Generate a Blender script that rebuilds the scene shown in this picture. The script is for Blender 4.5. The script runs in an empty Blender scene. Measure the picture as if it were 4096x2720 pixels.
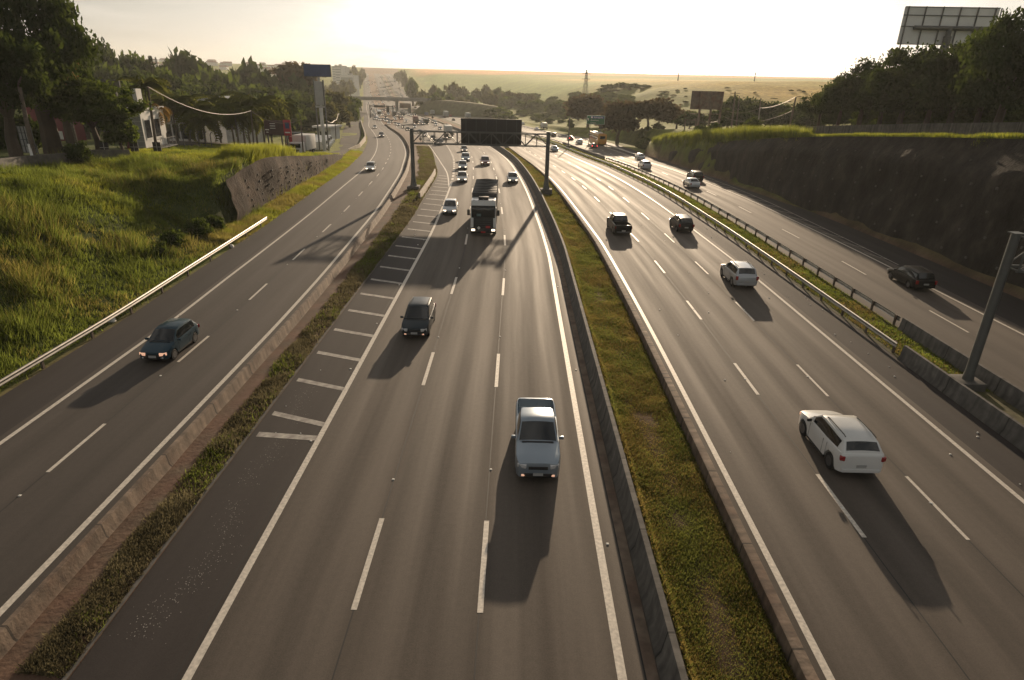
import bpy, bmesh, math, random
import numpy as np
from mathutils import Matrix, Vector
R = math.radians
random.seed(7); rng = np.random.default_rng(11)
S = bpy.context.scene
COL = S.collection
# ------------------------------------------------------------------ camera, sky, sun, exposure
F = 2510.0; PITCH = math.atan(1050/F); ROLL = R(1.35); EYE = 14.0; CX, CY = 2048, 1360
cd = bpy.data.cameras.new('camera'); cam = bpy.data.objects.new('camera', cd); COL.objects.link(cam)
cd.sensor_fit = 'HORIZONTAL'; cd.sensor_width = 36; cd.lens = F/4096*36; cd.clip_start = .3; cd.clip_end = 20000
_up = Vector((0, math.sin(PITCH), math.cos(PITCH))); _rt = Vector((1, 0, 0)); _fw = Vector((0, math.cos(PITCH), -math.sin(PITCH)))
_c, _s = math.cos(ROLL), math.sin(ROLL)
_x = _c*_rt + _s*_up; _y = -_s*_rt + _c*_up; _z = -_fw
cam.matrix_world = Matrix(((_x.x, _y.x, _z.x, 0), (_x.y, _y.y, _z.y, 0), (_x.z, _y.z, _z.z, EYE), (0, 0, 0, 1)))
S.camera = cam
SUN_EL, SUN_AZ = R(12.0), R(8.4)          # azimuth to the right of straight ahead (+Y)
w = bpy.data.worlds.new('World'); S.world = w; w.use_nodes = True
nt = w.node_tree; bg = nt.nodes['Background']
sky = nt.nodes.new('ShaderNodeTexSky'); sky.sky_type = 'NISHITA'; sky.sun_disc = False
sky.sun_elevation = SUN_EL; sky.sun_rotation = SUN_AZ; sky.air_density = 1.0; sky.dust_density = 1.6; sky.ozone_density = 1.0
# thin streaks of cloud in the sky
tc = nt.nodes.new('ShaderNodeTexCoord'); mp = nt.nodes.new('ShaderNodeMapping'); mp.inputs['Scale'].default_value = (3.0, 3.0, 16.0)
no = nt.nodes.new('ShaderNodeTexNoise'); no.inputs['Scale'].default_value = 2.2; no.inputs['Detail'].default_value = 7; no.inputs['Roughness'].default_value = .6
cr = nt.nodes.new('ShaderNodeValToRGB'); cr.color_ramp.elements[0].position = .38; cr.color_ramp.elements[1].position = .66
cr.color_ramp.elements[0].color = (0, 0, 0, 1); cr.color_ramp.elements[1].color = (1, 1, 1, 1)
mx = nt.nodes.new('ShaderNodeMixRGB'); mx.blend_type = 'MIX'; mx.inputs[2].default_value = (12.0, 11.2, 10.0, 1)
mf = nt.nodes.new('ShaderNodeMath'); mf.operation = 'MULTIPLY'; mf.inputs[1].default_value = .6
nt.links.new(tc.outputs['Generated'], mp.inputs[0]); nt.links.new(mp.outputs[0], no.inputs['Vector'])
nt.links.new(no.outputs['Fac'], cr.inputs[0]); nt.links.new(cr.outputs[0], mf.inputs[0]); nt.links.new(mf.outputs[0], mx.inputs[0])
hs = nt.nodes.new('ShaderNodeHueSaturation'); hs.inputs['Saturation'].default_value = .32; nt.links.new(sky.outputs[0], hs.inputs['Color']); nt.links.new(hs.outputs[0], mx.inputs[1]); nt.links.new(mx.outputs[0], bg.inputs[0])
bg.inputs[1].default_value = .054
sl = bpy.data.lights.new('sun', 'SUN'); so = bpy.data.objects.new('sun', sl); COL.objects.link(so)
sl.energy = 5.0; sl.angle = R(.6); sl.color = (1.0, .77, .53)
_d = Vector((math.sin(SUN_AZ)*math.cos(SUN_EL), math.cos(SUN_AZ)*math.cos(SUN_EL), math.sin(SUN_EL)))
so.rotation_euler = _d.to_track_quat('Z', 'Y').to_euler()
S.view_settings.view_transform = 'Standard'; S.view_settings.look = 'None'; S.view_settings.exposure = 0.3; S.view_settings.gamma = 1
S.render.engine = 'CYCLES'
S.cycles.max_bounces = 6; S.cycles.diffuse_bounces = 3; S.cycles.glossy_bounces = 3; S.cycles.transmission_bounces = 4
S.cycles.transparent_max_bounces = 8; S.cycles.volume_bounces = 0; S.cycles.sample_clamp_indirect = 6

# ------------------------------------------------------------------ curves and ground maths
def pchip(xs, ys):
    xs = np.array(xs, float); ys = np.array(ys, float); h = np.diff(xs); d = np.diff(ys)/h
    m = np.zeros(len(xs)); m[0] = d[0]; m[-1] = d[-1]
    for i in range(1, len(xs)-1):
        if d[i-1]*d[i] > 0:
            w1 = 2*h[i]+h[i-1]; w2 = h[i]+2*h[i-1]; m[i] = (w1+w2)/(w1/d[i-1]+w2/d[i])
    def f(x):
        x = np.clip(x, xs[0], xs[-1]); i = np.clip(np.searchsorted(xs, x)-1, 0, len(h)-1); t = (x-xs[i])/h[i]
        return ys[i]*(2*t**3-3*t**2+1)+h[i]*m[i]*(t**3-2*t**2+t)+ys[i+1]*(-2*t**3+3*t**2)+h[i]*m[i+1]*(t**3-t**2)
    return f
# height of the carriageways along the road: level, down into a valley, up the far hill
_zp = pchip([-100, 75, 115, 150, 222, 301, 434, 530, 700, 858, 1000, 1360, 1500, 2500, 6000],
            [0, 0, -1.0, -2.6, -4.9, -8, -11, -12.8, -13.5, -12, -6.5, 13, 17, 24, 30])
YS = np.concatenate([np.arange(-30, 120, 2.), np.arange(120, 300, 4.), np.arange(300, 600, 8.), np.arange(600, 1520, 20.)])
ZS = _zp(YS)
def Zp(y): return np.interp(y, YS, ZS)
def line(pts, far):
    """X of a road line as a function of Y; beyond 548 m all lines run straight up the hill."""
    ys = [p[0] for p in pts]+[548.]; xs = [p[1] for p in pts]+[far]
    f = pchip([-60]+ys, [xs[0]]+xs)
    return lambda y: np.where(np.asarray(y, float) > 548, far-.226*(np.asarray(y, float)-548), f(np.asarray(y, float)))
LA = line([(0, -20.4), (32, -20.5), (45, -21.0), (59, -21.6), (75, -22.5), (93, -24.0), (110, -25.9), (124, -28.0), (149, -32.3), (173, -36.9), (195, -41.5), (217, -46.7), (265, -58.5), (300, -67.3), (360, -80.5), (402, -90), (480, -108)], -124)
RA = line([(0, -14), (32, -14.1), (42, -14.3), (57, -14.9), (68, -15.4), (80, -16.3), (101, -18.4), (120, -21), (149, -25.4), (177, -30.6), (207, -37), (243, -45.6), (302, -60.2), (351, -72), (402, -83.5), (480, -101)], -117)
LB = line([(0, -7.9), (57, -8.0), (70, -8.3), (85, -8.9), (99, -9.7), (122, -11.5), (140, -13.4), (168, -17.2), (194, -21.5), (230, -28.5), (261, -34.5), (338, -50.3), (440, -76)], -104)
RB = line([(0, 3.0), (50, 3.0), (60, 2.75), (72, 2.2), (86, 1.5), (105, .4), (115, -.3), (144, -2.6), (177, -7.0), (210, -12.8), (261, -22.7), (338, -38.5), (440, -64.5)], -93)
LC = line([(0, 8.3), (34, 8.45), (55, 8.2), (65, 7.7), (78, 6.9), (98, 5.7), (120, 3.8), (158, .3), (199, -4.6), (230, -9.5), (261, -14.8), (345, -29.5), (460, -57)], -82)
RC = line([(0, 19), (46, 18.9), (60, 18.5), (70, 18.1), (84, 17.4), (100, 16.6), (119, 15.3), (166, 11.5), (199, 7.4), (230, 2.2), (261, -3.2), (345, -18.5), (460, -46)], -71)
G1 = line([(0, 21.8), (32, 21.7), (60, 21.3), (75, 20.7), (91, 20), (109, 18.9), (134, 17.1), (166, 14), (199, 9.9), (230, 4.8), (261, -.5), (345, -15.6), (460, -43)], -68)
G2 = line([(0, 24.3), (32, 24.2), (60, 23.9), (75, 23.3), (91, 22.6), (109, 21.6), (134, 19.9), (166, 16.8), (199, 12.8), (230, 7.8), (261, 2.6), (345, -12.4), (460, -39.5)], -64.5)
RD = line([(0, 31.7), (50, 31.6), (81, 30.6), (104, 29.7), (132, 28.6), (158, 27.3), (180, 25.8), (196, 24), (230, 19), (261, 13.6), (345, -1.5), (460, -28)], -53)
WF = line([(0, 37), (43, 36.9), (66, 36.2), (90, 34.3), (110, 33.6), (140, 33.2), (170, 32.5), (200, 30.5), (261, 20), (345, 4.5), (460, -22)], -47)
def XC(y): return (LA(y)+RD(y))/2
def SL(f, y): return float(f(y+1.)-f(y-1.))/2
def ray(px, py):
    x = px-CX; y = -(py-CY); xr = _c*x-_s*y; yr = _s*x+_c*y
    d = np.array([xr, F*math.cos(PITCH)+yr*math.sin(PITCH), -F*math.sin(PITCH)+yr*math.cos(PITCH)])
    return d/d[1]
def ground(px, py, zf):
    """where the sight line of a photo point meets the surface z = zf(x, y)"""
    d = ray(px, py); y = 5.; last = y
    while EYE+d[2]*y > zf(d[0]*y, y) and y < 4000: last = y; y += max(.5, y*.01)
    lo, hi = last, y
    for _ in range(40):
        m = (lo+hi)/2
        if EYE+d[2]*m > zf(d[0]*m, m): lo = m
        else: hi = m
    return np.array([d[0]*hi, hi, zf(d[0]*hi, hi)])
def U(px, py, dz=0.): return ground(px, py, lambda x, y: float(Zp(y))+dz)
def at(px, py, y):
    d = ray(px, py); return np.array([d[0]*y, y, EYE+d[2]*y])
def _hash(ix, iy, s):
    n = (ix*374761393+iy*668265263+s*974711) & 0xffffffff
    n = ((n ^ (n >> 13))*1274126177) & 0xffffffff
    return ((n ^ (n >> 16)) & 0xffff)/65535.
def vnoise(x, y, s=0):
    x = np.asarray(x, float); y = np.asarray(y, float)
    ix = np.floor(x).astype(np.int64); iy = np.floor(y).astype(np.int64); fx = x-ix; fy = y-iy
    fx = fx*fx*(3-2*fx); fy = fy*fy*(3-2*fy)
    a = _hash(ix, iy, s); b = _hash(ix+1, iy, s); c = _hash(ix, iy+1, s); d = _hash(ix+1, iy+1, s)
    return (a*(1-fx)+b*fx)*(1-fy)+(c*(1-fx)+d*fx)*fy
def fbm(x, y, s=0, o=4):
    t = 0; a = .5
    for k in range(o): t = t+a*vnoise(np.asarray(x)*2**k, np.asarray(y)*2**k, s+k); a *= .5
    return t
def sst(a, b, x):
    t = np.clip((np.asarray(x, float)-a)/(b-a), 0, 1); return t*t*(3-2*t)

# terrain: plateaus beside the cutting, valley, golden hill, far ridge
_eL = pchip([-60, 50, 60, 80, 100, 120, 140, 165, 205, 260, 4000], [6.4, 6.1, 5.3, 4.7, 4.1, 3.0, 1.7, 1.0, .5, .1, 0])
_topL = pchip([-60, 50, 60, 66, 72, 80, 93, 112, 135, 150, 4000], [6.3, 5.6, 4.3, 4.7, 5.0, 4.4, 3.2, 1.9, .3, 0, 0])
_topR = pchip([-60, 30, 45, 67, 90, 112, 135, 150, 165, 4000], [12.0, 12.0, 10.9, 9.3, 7.4, 5.6, 3.2, 1.7, 0, 0])
_pR = pchip([-60, 40, 67, 90, 120, 150, 200, 280, 400, 700], [12.2, 11.6, 9.6, 7.9, 6.6, 4.2, .6, -4, -8, -12])
_ridge = pchip([-200, 0, 20, 39, 60, 86, 132, 188, 400, 900], [-11, -11, -10, -6, 2, 10.2, 14.3, 15.2, 17, 18])
def T(x, y):
    x = np.asarray(x, float); y = np.asarray(y, float); x, y = np.broadcast_arrays(x, y)
    zp = Zp(y)
    la = LA(y); wf = WF(y)
    # left
    foot = la-3.4
    near = _topL(y)*sst(0, 14.5, foot-x)
    farp = _topL(y)*np.clip((la-6.3-x)/.7, 0, 1)
    k = sst(56.5, 62, y-.30*(x+27))
    edge = near*(1-k)+farp*k
    plat = _eL(y)
    b = sst(10, 27, foot-x)
    zl = zp+edge*(1-b)+plat*b + 15*sst(75, 230, -x-.1*y)*sst(120, 230, y)*(1-sst(500, 900, y))
    # right
    hz = _topR(y)
    zr = np.where(y < 165, hz*np.clip((x-wf-.15)/(.30*np.maximum(hz, .1)+.2), 0, 1), 0)+zp*0
    zr = np.where(y < 165, np.maximum(zr, zp), zp)
    zplat = np.maximum(_pR(y), zp-.0)
    bb = sst(5, 10, x-wf)
    zr = zr*(1-bb)+zplat*bb
    kk = sst(205, 420, y)
    rid = _ridge(x+.16*np.maximum(y-420, 0))-1.5*sst(450, 800, y)
    zr2 = zplat*(1-kk)+np.maximum(rid, zp)*kk
    zr = np.where(y > 200, zr*(1-bb)+zr2*bb, zr)
    far = 29+3*vnoise(x/300., y/300., 3)
    kf = sst(830, 1950, np.hypot(x, y))
    mid = np.where(x < la, zl, np.where(x > wf, zr, zp))
    gen = mid*(1-kf)+far*kf
    hw = (wf-la)/2+8
    m = 1-sst(hw, hw+60, np.abs(x-(la+wf)/2))
    gen = np.where(y > 560, gen*(1-m*(1-sst(1420, 1600, y)))+np.minimum(gen, zp)*m*(1-sst(1420, 1600, y)), gen)
    inside = (x > la-2.9) & (x < wf-.6)
    return np.where(inside & (y < 1440), zp-.07, gen)
def Tf(x, y): return float(T(x, y))
def G(px, py): return ground(px, py, Tf)

# ------------------------------------------------------------------ materials
def mat(name, col=(.5, .5, .5), rough=.6, metal=0., spec=.5, emit=None, estr=0., n1=None, n2=None, bump=0., bscale=20., coat=0.):
    """principled material; n1 = (scale, amount) brightness noise, n2 = (scale, colour, lo, hi) second colour in patches (object coords)"""
    m = bpy.data.materials.new(name); m.use_nodes = True; t = m.node_tree; p = t.nodes['Principled BSDF']
    p.inputs['Base Color'].default_value = (*col, 1); p.inputs['Roughness'].default_value = rough; p.inputs['Metallic'].default_value = metal
    p.inputs['Specular IOR Level'].default_value = spec; p.inputs['Coat Weight'].default_value = coat; p.inputs['Coat Roughness'].default_value = .06
    if emit: p.inputs['Emission Color'].default_value = (*emit, 1); p.inputs['Emission Strength'].default_value = estr
    src = None
    if n1 or n2 or bump:
        tc = t.nodes.new('ShaderNodeTexCoord')
    def noise(scale, detail=5):
        n = t.nodes.new('ShaderNodeTexNoise'); n.inputs['Scale'].default_value = scale; n.inputs['Detail'].default_value = detail
        t.links.new(tc.outputs['Object'], n.inputs['Vector']); return n
    if n2:
        n = noise(n2[0]); r = t.nodes.new('ShaderNodeValToRGB'); r.color_ramp.elements[0].position = n2[2]; r.color_ramp.elements[1].position = n2[3]
        r.color_ramp.elements[0].color = (*col, 1); r.color_ramp.elements[1].color = (*n2[1], 1)
        t.links.new(n.outputs['Fac'], r.inputs[0]); src = r.outputs[0]
    if n1:
        n = noise(n1[0]); mr = t.nodes.new('ShaderNodeMapRange'); mr.inputs['To Min'].default_value = 1-n1[1]; mr.inputs['To Max'].default_value = 1+n1[1]
        mr.inputs['From Min'].default_value = .25; mr.inputs['From Max'].default_value = .75
        t.links.new(n.outputs['Fac'], mr.inputs[0]); mu = t.nodes.new('ShaderNodeVectorMath'); mu.operation = 'SCALE'
        if src: t.links.new(src, mu.inputs[0])
        else: mu.inputs[0].default_value = col
        t.links.new(mr.outputs[0], mu.inputs['Scale']); src = mu.outputs[0]
    if src: t.links.new(src, p.inputs['Base Color'])
    if bump:
        n = noise(bscale, 8); b = t.nodes.new('ShaderNodeBump'); b.inputs['Strength'].default_value = bump; b.inputs['Distance'].default_value = .05
        t.links.new(n.outputs['Fac'], b.inputs['Height']); t.links.new(b.outputs[0], p.inputs['Normal'])
    return m
def leafmat(name, col, trans, tcol, var=.5, vscale=.6):
    """leaves and blades: diffuse plus light passing through, tint varied from clump to clump"""
    m = bpy.data.materials.new(name); m.use_nodes = True; t = m.node_tree
    for n in list(t.nodes): t.nodes.remove(n)
    out = t.nodes.new('ShaderNodeOutputMaterial'); d = t.nodes.new('ShaderNodeBsdfDiffuse'); tr = t.nodes.new('ShaderNodeBsdfTranslucent'); mi = t.nodes.new('ShaderNodeMixShader')
    tc = t.nodes.new('ShaderNodeTexCoord'); n = t.nodes.new('ShaderNodeTexNoise'); n.inputs['Scale'].default_value = vscale; n.inputs['Detail'].default_value = 4
    t.links.new(tc.outputs['Object'], n.inputs['Vector'])
    mr = t.nodes.new('ShaderNodeMapRange'); mr.inputs['From Min'].default_value = .3; mr.inputs['From Max'].default_value = .7; mr.inputs['To Min'].default_value = 1-var; mr.inputs['To Max'].default_value = 1+var
    t.links.new(n.outputs['Fac'], mr.inputs[0])
    for sh, c in ((d, col), (tr, tcol)):
        mu = t.nodes.new('ShaderNodeVectorMath'); mu.operation = 'SCALE'; mu.inputs[0].default_value = c
        t.links.new(mr.outputs[0], mu.inputs['Scale']); t.links.new(mu.outputs[0], sh.inputs['Color'])
    mi.inputs[0].default_value = trans
    t.links.new(d.outputs[0], mi.inputs[1]); t.links.new(tr.outputs[0], mi.inputs[2]); t.links.new(mi.outputs[0], out.inputs[0])
    return m
def roadmat(name, base, wear, rough, spec, lane, off):
    """asphalt: aggregate speckle, pale wheel tracks and dark oil bands along the lanes (UV u = metres across, v = metres along)"""
    m = bpy.data.materials.new(name); m.use_nodes = True; t = m.node_tree; p = t.nodes['Principled BSDF']; L = t.links.new
    uv = t.nodes.new('ShaderNodeUVMap'); sp = t.nodes.new('ShaderNodeSeparateXYZ'); L(uv.outputs[0], sp.inputs[0])
    def math_(op, a, b=None, c=None):
        n = t.nodes.new('ShaderNodeMath'); n.operation = op
        for i, v in enumerate((a, b, c)):
            if v is None: continue
            if isinstance(v, (int, float)): n.inputs[i].default_value = v
            else: L(v, n.inputs[i])
        return n.outputs[0]
    def noise(vec, scale, detail=4, rough=.55):
        n = t.nodes.new('ShaderNodeTexNoise'); n.inputs['Scale'].default_value = scale; n.inputs['Detail'].default_value = detail; n.inputs['Roughness'].default_value = rough
        L(vec, n.inputs['Vector']); return n.outputs['Fac']
    mp = t.nodes.new('ShaderNodeMapping'); mp.inputs['Scale'].default_value = (1, .025, 1); L(uv.outputs[0], mp.inputs[0])
    streak = noise(mp.outputs[0], 1.1, 5)
    mp2 = t.nodes.new('ShaderNodeMapping'); mp2.inputs['Scale'].default_value = (1, .12, 1); L(uv.outputs[0], mp2.inputs[0])
    blot = noise(mp2.outputs[0], .35, 4)
    speck = noise(uv.outputs[0], 22, 2, .8); grit = noise(uv.outputs[0], 5, 3)
    # wheel tracks: two per lane
    ph = math_('MULTIPLY', math_('ADD', sp.outputs[0], off), 2*math.pi*2/lane)
    track = math_('MULTIPLY', math_('COSINE', ph), -1.)
    ph1 = math_('MULTIPLY', math_('ADD', sp.outputs[0], off), 2*math.pi/lane)
    v = math_('ADD', math_('MULTIPLY', track, .10*wear), math_('MULTIPLY', math_('SUBTRACT', streak, .5), 1.1*wear))
    v = math_('ADD', v, math_('MULTIPLY', math_('SUBTRACT', blot, .5), 1.25))
    v = math_('ADD', v, math_('MULTIPLY', math_('SUBTRACT', speck, .5), .9))
    v = math_('ADD', v, math_('MULTIPLY', math_('SUBTRACT', grit, .5), .35))
    v = math_('MAXIMUM', math_('ADD', v, 1.0), .3)
    mu = t.nodes.new('ShaderNodeVectorMath'); mu.operation = 'SCALE'; mu.inputs[0].default_value = base; L(v, mu.inputs['Scale']); L(mu.outputs[0], p.inputs['Base Color'])
    r = math_('ADD', rough, math_('MULTIPLY', math_('SUBTRACT', streak, .5), -.35*wear)); r = math_('SUBTRACT', r, math_('MULTIPLY', track, .03*wear)); L(r, p.inputs['Roughness'])
    p.inputs['Specular IOR Level'].default_value = spec
    b = t.nodes.new('ShaderNodeBump'); b.inputs['Strength'].default_value = .35; b.inputs['Distance'].default_value = .01; L(speck, b.inputs['Height']); L(b.outputs[0], p.inputs['Normal'])
    return m
M = {}
M['asphalt'] = roadmat('asphalt', (.080, .064, .051), 1.0, .80, .45, 3.55, 0.)
M['asphalt_grey'] = roadmat('asphalt grey', (.058, .048, .041), .7, .80, .4, 3.3, 0.)
M['asphalt_dark'] = roadmat('asphalt dark', (.034, .028, .026), .4, .82, .3, 7., 0.)
M['paint'] = mat('road paint', (.55, .50, .43), .6, n1=(9, .3))
M['paint_worn'] = mat('worn road paint', (.36, .33, .29), .7, n1=(6, .5), n2=(3, (.14, .12, .11), .45, .75))
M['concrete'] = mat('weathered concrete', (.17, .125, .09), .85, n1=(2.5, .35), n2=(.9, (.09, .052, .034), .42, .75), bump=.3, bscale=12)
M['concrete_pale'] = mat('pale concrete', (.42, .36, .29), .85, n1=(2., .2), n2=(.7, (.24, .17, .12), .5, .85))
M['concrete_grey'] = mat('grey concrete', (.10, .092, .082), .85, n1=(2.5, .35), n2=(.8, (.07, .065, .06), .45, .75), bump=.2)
M['steel'] = mat('galvanised steel', (.30, .285, .26), .42, .85, n1=(3, .2))
M['dark_steel'] = mat('dark steel', (.075, .08, .08), .5, .4, n1=(3, .2))
M['post_steel'] = mat('grey painted steel', (.10, .105, .10), .5, .3, n1=(2, .15))
M['rail_post'] = mat('rusty steel post', (.12, .09, .07), .7, .3, n1=(6, .3))
M['soil'] = mat('red soil', (.13, .070, .045), .95, n1=(1.6, .4), n2=(.8, (.075, .055, .035), .4, .7), bump=.6, bscale=6)
M['turf'] = mat('turf soil', (.075, .070, .024), .95, n1=(2.2, .45), n2=(.6, (.095, .078, .034), .4, .7), bump=.6, bscale=9)
# ------------------------------------------------------------------ object helpers
def link(o, parent=None):
    COL.objects.link(o)
    if parent is not None: o.parent = parent
    return o
def tag(o, label=None, cat=None, group=None, kind=None):
    if label: o['label'] = label
    if cat: o['category'] = cat
    if group: o['group'] = group
    if kind: o['kind'] = kind
    return o
def empty(name, loc=(0, 0, 0), rz=0., label=None, cat=None, group=None):
    o = bpy.data.objects.new(name, None); o.empty_display_size = .3; o.location = loc; o.rotation_euler = (0, 0, rz)
    link(o); return tag(o, label, cat, group)
def np_mesh(name, verts, faces, mats, mi=None, smooth=False, uv=None, col=None, ang=None):
    """verts (n,3), faces (k,3|4) arrays or list of tuples"""
    me = bpy.data.meshes.new(name)
    if isinstance(faces, np.ndarray):
        n, k = faces.shape; v = np.asarray(verts, np.float32)
        me.vertices.add(len(v)); me.vertices.foreach_set('co', v.ravel())
        me.loops.add(n*k); me.loops.foreach_set('vertex_index', faces.astype(np.int32).ravel())
        me.polygons.add(n); me.polygons.foreach_set('loop_start', np.arange(0, n*k, k, dtype=np.int32))
        me.update(calc_edges=True)
    else:
        me.from_pydata([tuple(map(float, q)) for q in verts], [], faces); me.update()
    for m in (mats if isinstance(mats, (list, tuple)) else [mats]): me.materials.append(m)
    if mi is not None: me.polygons.foreach_set('material_index', np.asarray(mi, np.int32))
    if uv is not None:
        l = me.uv_layers.new(name='UVMap'); idx = np.zeros(len(me.loops), np.int32); me.loops.foreach_get('vertex_index', idx)
        l.data.foreach_set('uv', np.asarray(uv, np.float32)[idx].ravel())
    if col is not None:
        a = me.color_attributes.new('Col', 'FLOAT_COLOR', 'POINT'); c4 = np.ones((len(verts), 4), np.float32); c4[:, :3] = col; a.data.foreach_set('color', c4.ravel())
    if smooth or ang:
        me.polygons.foreach_set('use_smooth', np.ones(len(me.polygons), bool))
        if ang: me.set_sharp_from_angle(angle=R(ang))
    me.update(); return me
def obj(name, me, parent=None): return link(bpy.data.objects.new(name, me), parent)
class MB:
    """collects primitives into one mesh"""
    def __init__(s): s.v = []; s.f = []; s.m = []; s.cur = 0
    def mat(s, i): s.cur = i; return s
    def add(s, vs, fs):
        o = len(s.v); s.v += [tuple(map(float, q)) for q in vs]; s.f += [tuple(o+i for i in f) for f in fs]; s.m += [s.cur]*len(fs)
    def box(s, c, d, rz=0., bev=0., tp=(1, 1)):
        hx, hy, hz = d[0]/2, d[1]/2, d[2]/2; ca, sa = math.cos(rz), math.sin(rz)
        if bev <= 0:
            vs = [(x*hx*(tp[0] if z > 0 else 1), y*hy*(tp[1] if z > 0 else 1), z*hz) for z in (-1, 1) for x, y in ((-1, -1), (1, -1), (1, 1), (-1, 1))]
            fs = [(3, 2, 1, 0), (4, 5, 6, 7), (0, 1, 5, 4), (1, 2, 6, 5), (2, 3, 7, 6), (3, 0, 4, 7)]
        else:
            bm = bmesh.new(); bmesh.ops.create_cube(bm, size=1); bmesh.ops.scale(bm, vec=d, verts=bm.verts)
            for q in bm.verts:
                if q.co.z > 0: q.co.x *= tp[0]; q.co.y *= tp[1]
            bmesh.ops.bevel(bm, geom=bm.edges[:], offset=bev, segments=2, affect='EDGES', profile=.6)
            bm.verts.index_update(); vs = [tuple(q.co) for q in bm.verts]; fs = [tuple(q.index for q in f.verts) for f in bm.faces]; bm.free()
        s.add([(c[0]+x*ca-y*sa, c[1]+x*sa+y*ca, c[2]+z) for x, y, z in vs], fs); return s
    def tube(s, pts, r, n=8, cap=True):
        pts = [Vector(p) for p in pts]; rs = [float(q) for q in (r if isinstance(r, (list, tuple)) else [r]*len(pts))]; vs = []; k = len(pts)
        ref = None
        for i, p in enumerate(pts):
            t = (pts[min(i+1, k-1)]-pts[max(i-1, 0)]).normalized()
            if ref is None: ref = t.cross(Vector((0, 0, 1))) if abs(t.z) < .95 else t.cross(Vector((1, 0, 0)))
            a = (ref-t*ref.dot(t)).normalized(); b = t.cross(a); ref = a
            vs += [p+rs[i]*(a*math.cos(2*math.pi*j/n)+b*math.sin(2*math.pi*j/n)) for j in range(n)]
        fs = [(i*n+j, i*n+(j+1) % n, (i+1)*n+(j+1) % n, (i+1)*n+j) for i in range(k-1) for j in range(n)]
        if cap: fs += [tuple(range(n-1, -1, -1)), tuple((k-1)*n+j for j in range(n))]
        s.add(vs, fs); return s
    def quad(s, a, b, c, d): s.add([a, b, c, d], [(0, 1, 2, 3)]); return s
    def build(s, name, mats, parent=None, ang=35, loc=None):
        me = bpy.data.meshes.new(name); me.from_pydata(s.v, [], s.f)
        for m in (mats if isinstance(mats, (list, tuple)) else [mats]): me.materials.append(m)
        me.polygons.foreach_set('material_index', np.array(s.m, np.int32))
        bm = bmesh.new(); bm.from_mesh(me); bmesh.ops.recalc_face_normals(bm, faces=bm.faces[:]); bm.to_mesh(me); bm.free()
        if ang: me.polygons.foreach_set('use_smooth', np.ones(len(me.polygons), bool)); me.set_sharp_from_angle(angle=R(ang))
        me.update(); o = obj(name, me, parent)
        if loc is not None: o.location = loc
        return o
def copy_tree(o, parent=None):
    c = o.copy(); COL.objects.link(c)
    if parent is not None: c.parent = parent
    for ch in list(o.children): copy_tree(ch, c)
    return c
def ysamp(y0, y1):
    m = YS[(YS > y0+1e-6) & (YS < y1-1e-6)]; return np.concatenate([[y0], m, [y1]])
def grid_faces(nr, nc):
    i = np.arange(nr-1)[:, None]*nc+np.arange(nc-1)[None, :]
    return np.stack([i, i+1, i+nc+1, i+nc], -1).reshape(-1, 4)
def ribbon(name, xl, xr, y0, y1, dz, m, nc=2, parent=None, prof=None, u0=None):
    """a strip lying along the road between two lines; prof(t, y) adds height across"""
    ys = ysamp(y0, y1); a = xl(ys) if callable(xl) else np.full(len(ys), xl); b = xr(ys) if callable(xr) else np.full(len(ys), xr)
    t = np.linspace(0, 1, nc); x = a[:, None]*(1-t)+b[:, None]*t; y = np.repeat(ys[:, None], nc, 1); z = Zp(y)+dz
    if prof: z = z+prof(t[None, :]*np.ones_like(y), x, y)
    u = x-(a if u0 is None else u0(ys))[:, None]
    return obj(name, np_mesh(name, np.stack([x, y, z], -1).reshape(-1, 3), grid_faces(len(ys), nc), m, uv=np.stack([u, y], -1).reshape(-1, 2), smooth=True), parent)
def off(f, d): return lambda y: f(y)+d
def mixl(f, g, t): return lambda y: f(y)*(1-t)+g(y)*t
def extrude(name, f, sec, y0, y1, m, dz=0., parent=None, close=True, step=None, ang=40):
    """sweep a cross-section [(dx, z)] along the line f"""
    ys = ysamp(y0, y1) if step is None else np.arange(y0, y1+.01, step); k = len(sec); sx = np.array([q[0] for q in sec]); sz = np.array([q[1] for q in sec])
    x = f(ys)[:, None]+sx; z = Zp(ys)[:, None]+dz+sz; y = np.repeat(ys[:, None], k, 1)
    v = np.stack([x, y, z], -1).reshape(-1, 3); n = len(ys); fs = []
    kk = k if close else k-1
    for i in range(n-1):
        for j in range(kk): fs.append((i*k+j, i*k+(j+1) % k, (i+1)*k+(j+1) % k, (i+1)*k+j))
    if close: fs += [tuple(range(k)), tuple((n-1)*k+j for j in range(k-1, -1, -1))]
    me = np_mesh(name, v, fs, m)
    bm = bmesh.new(); bm.from_mesh(me); bmesh.ops.recalc_face_normals(bm, faces=bm.faces[:]); bm.to_mesh(me); bm.free()
    me.polygons.foreach_set('use_smooth', np.ones(len(me.polygons), bool)); me.set_sharp_from_angle(angle=R(ang))
    return obj(name, me, parent)

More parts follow.
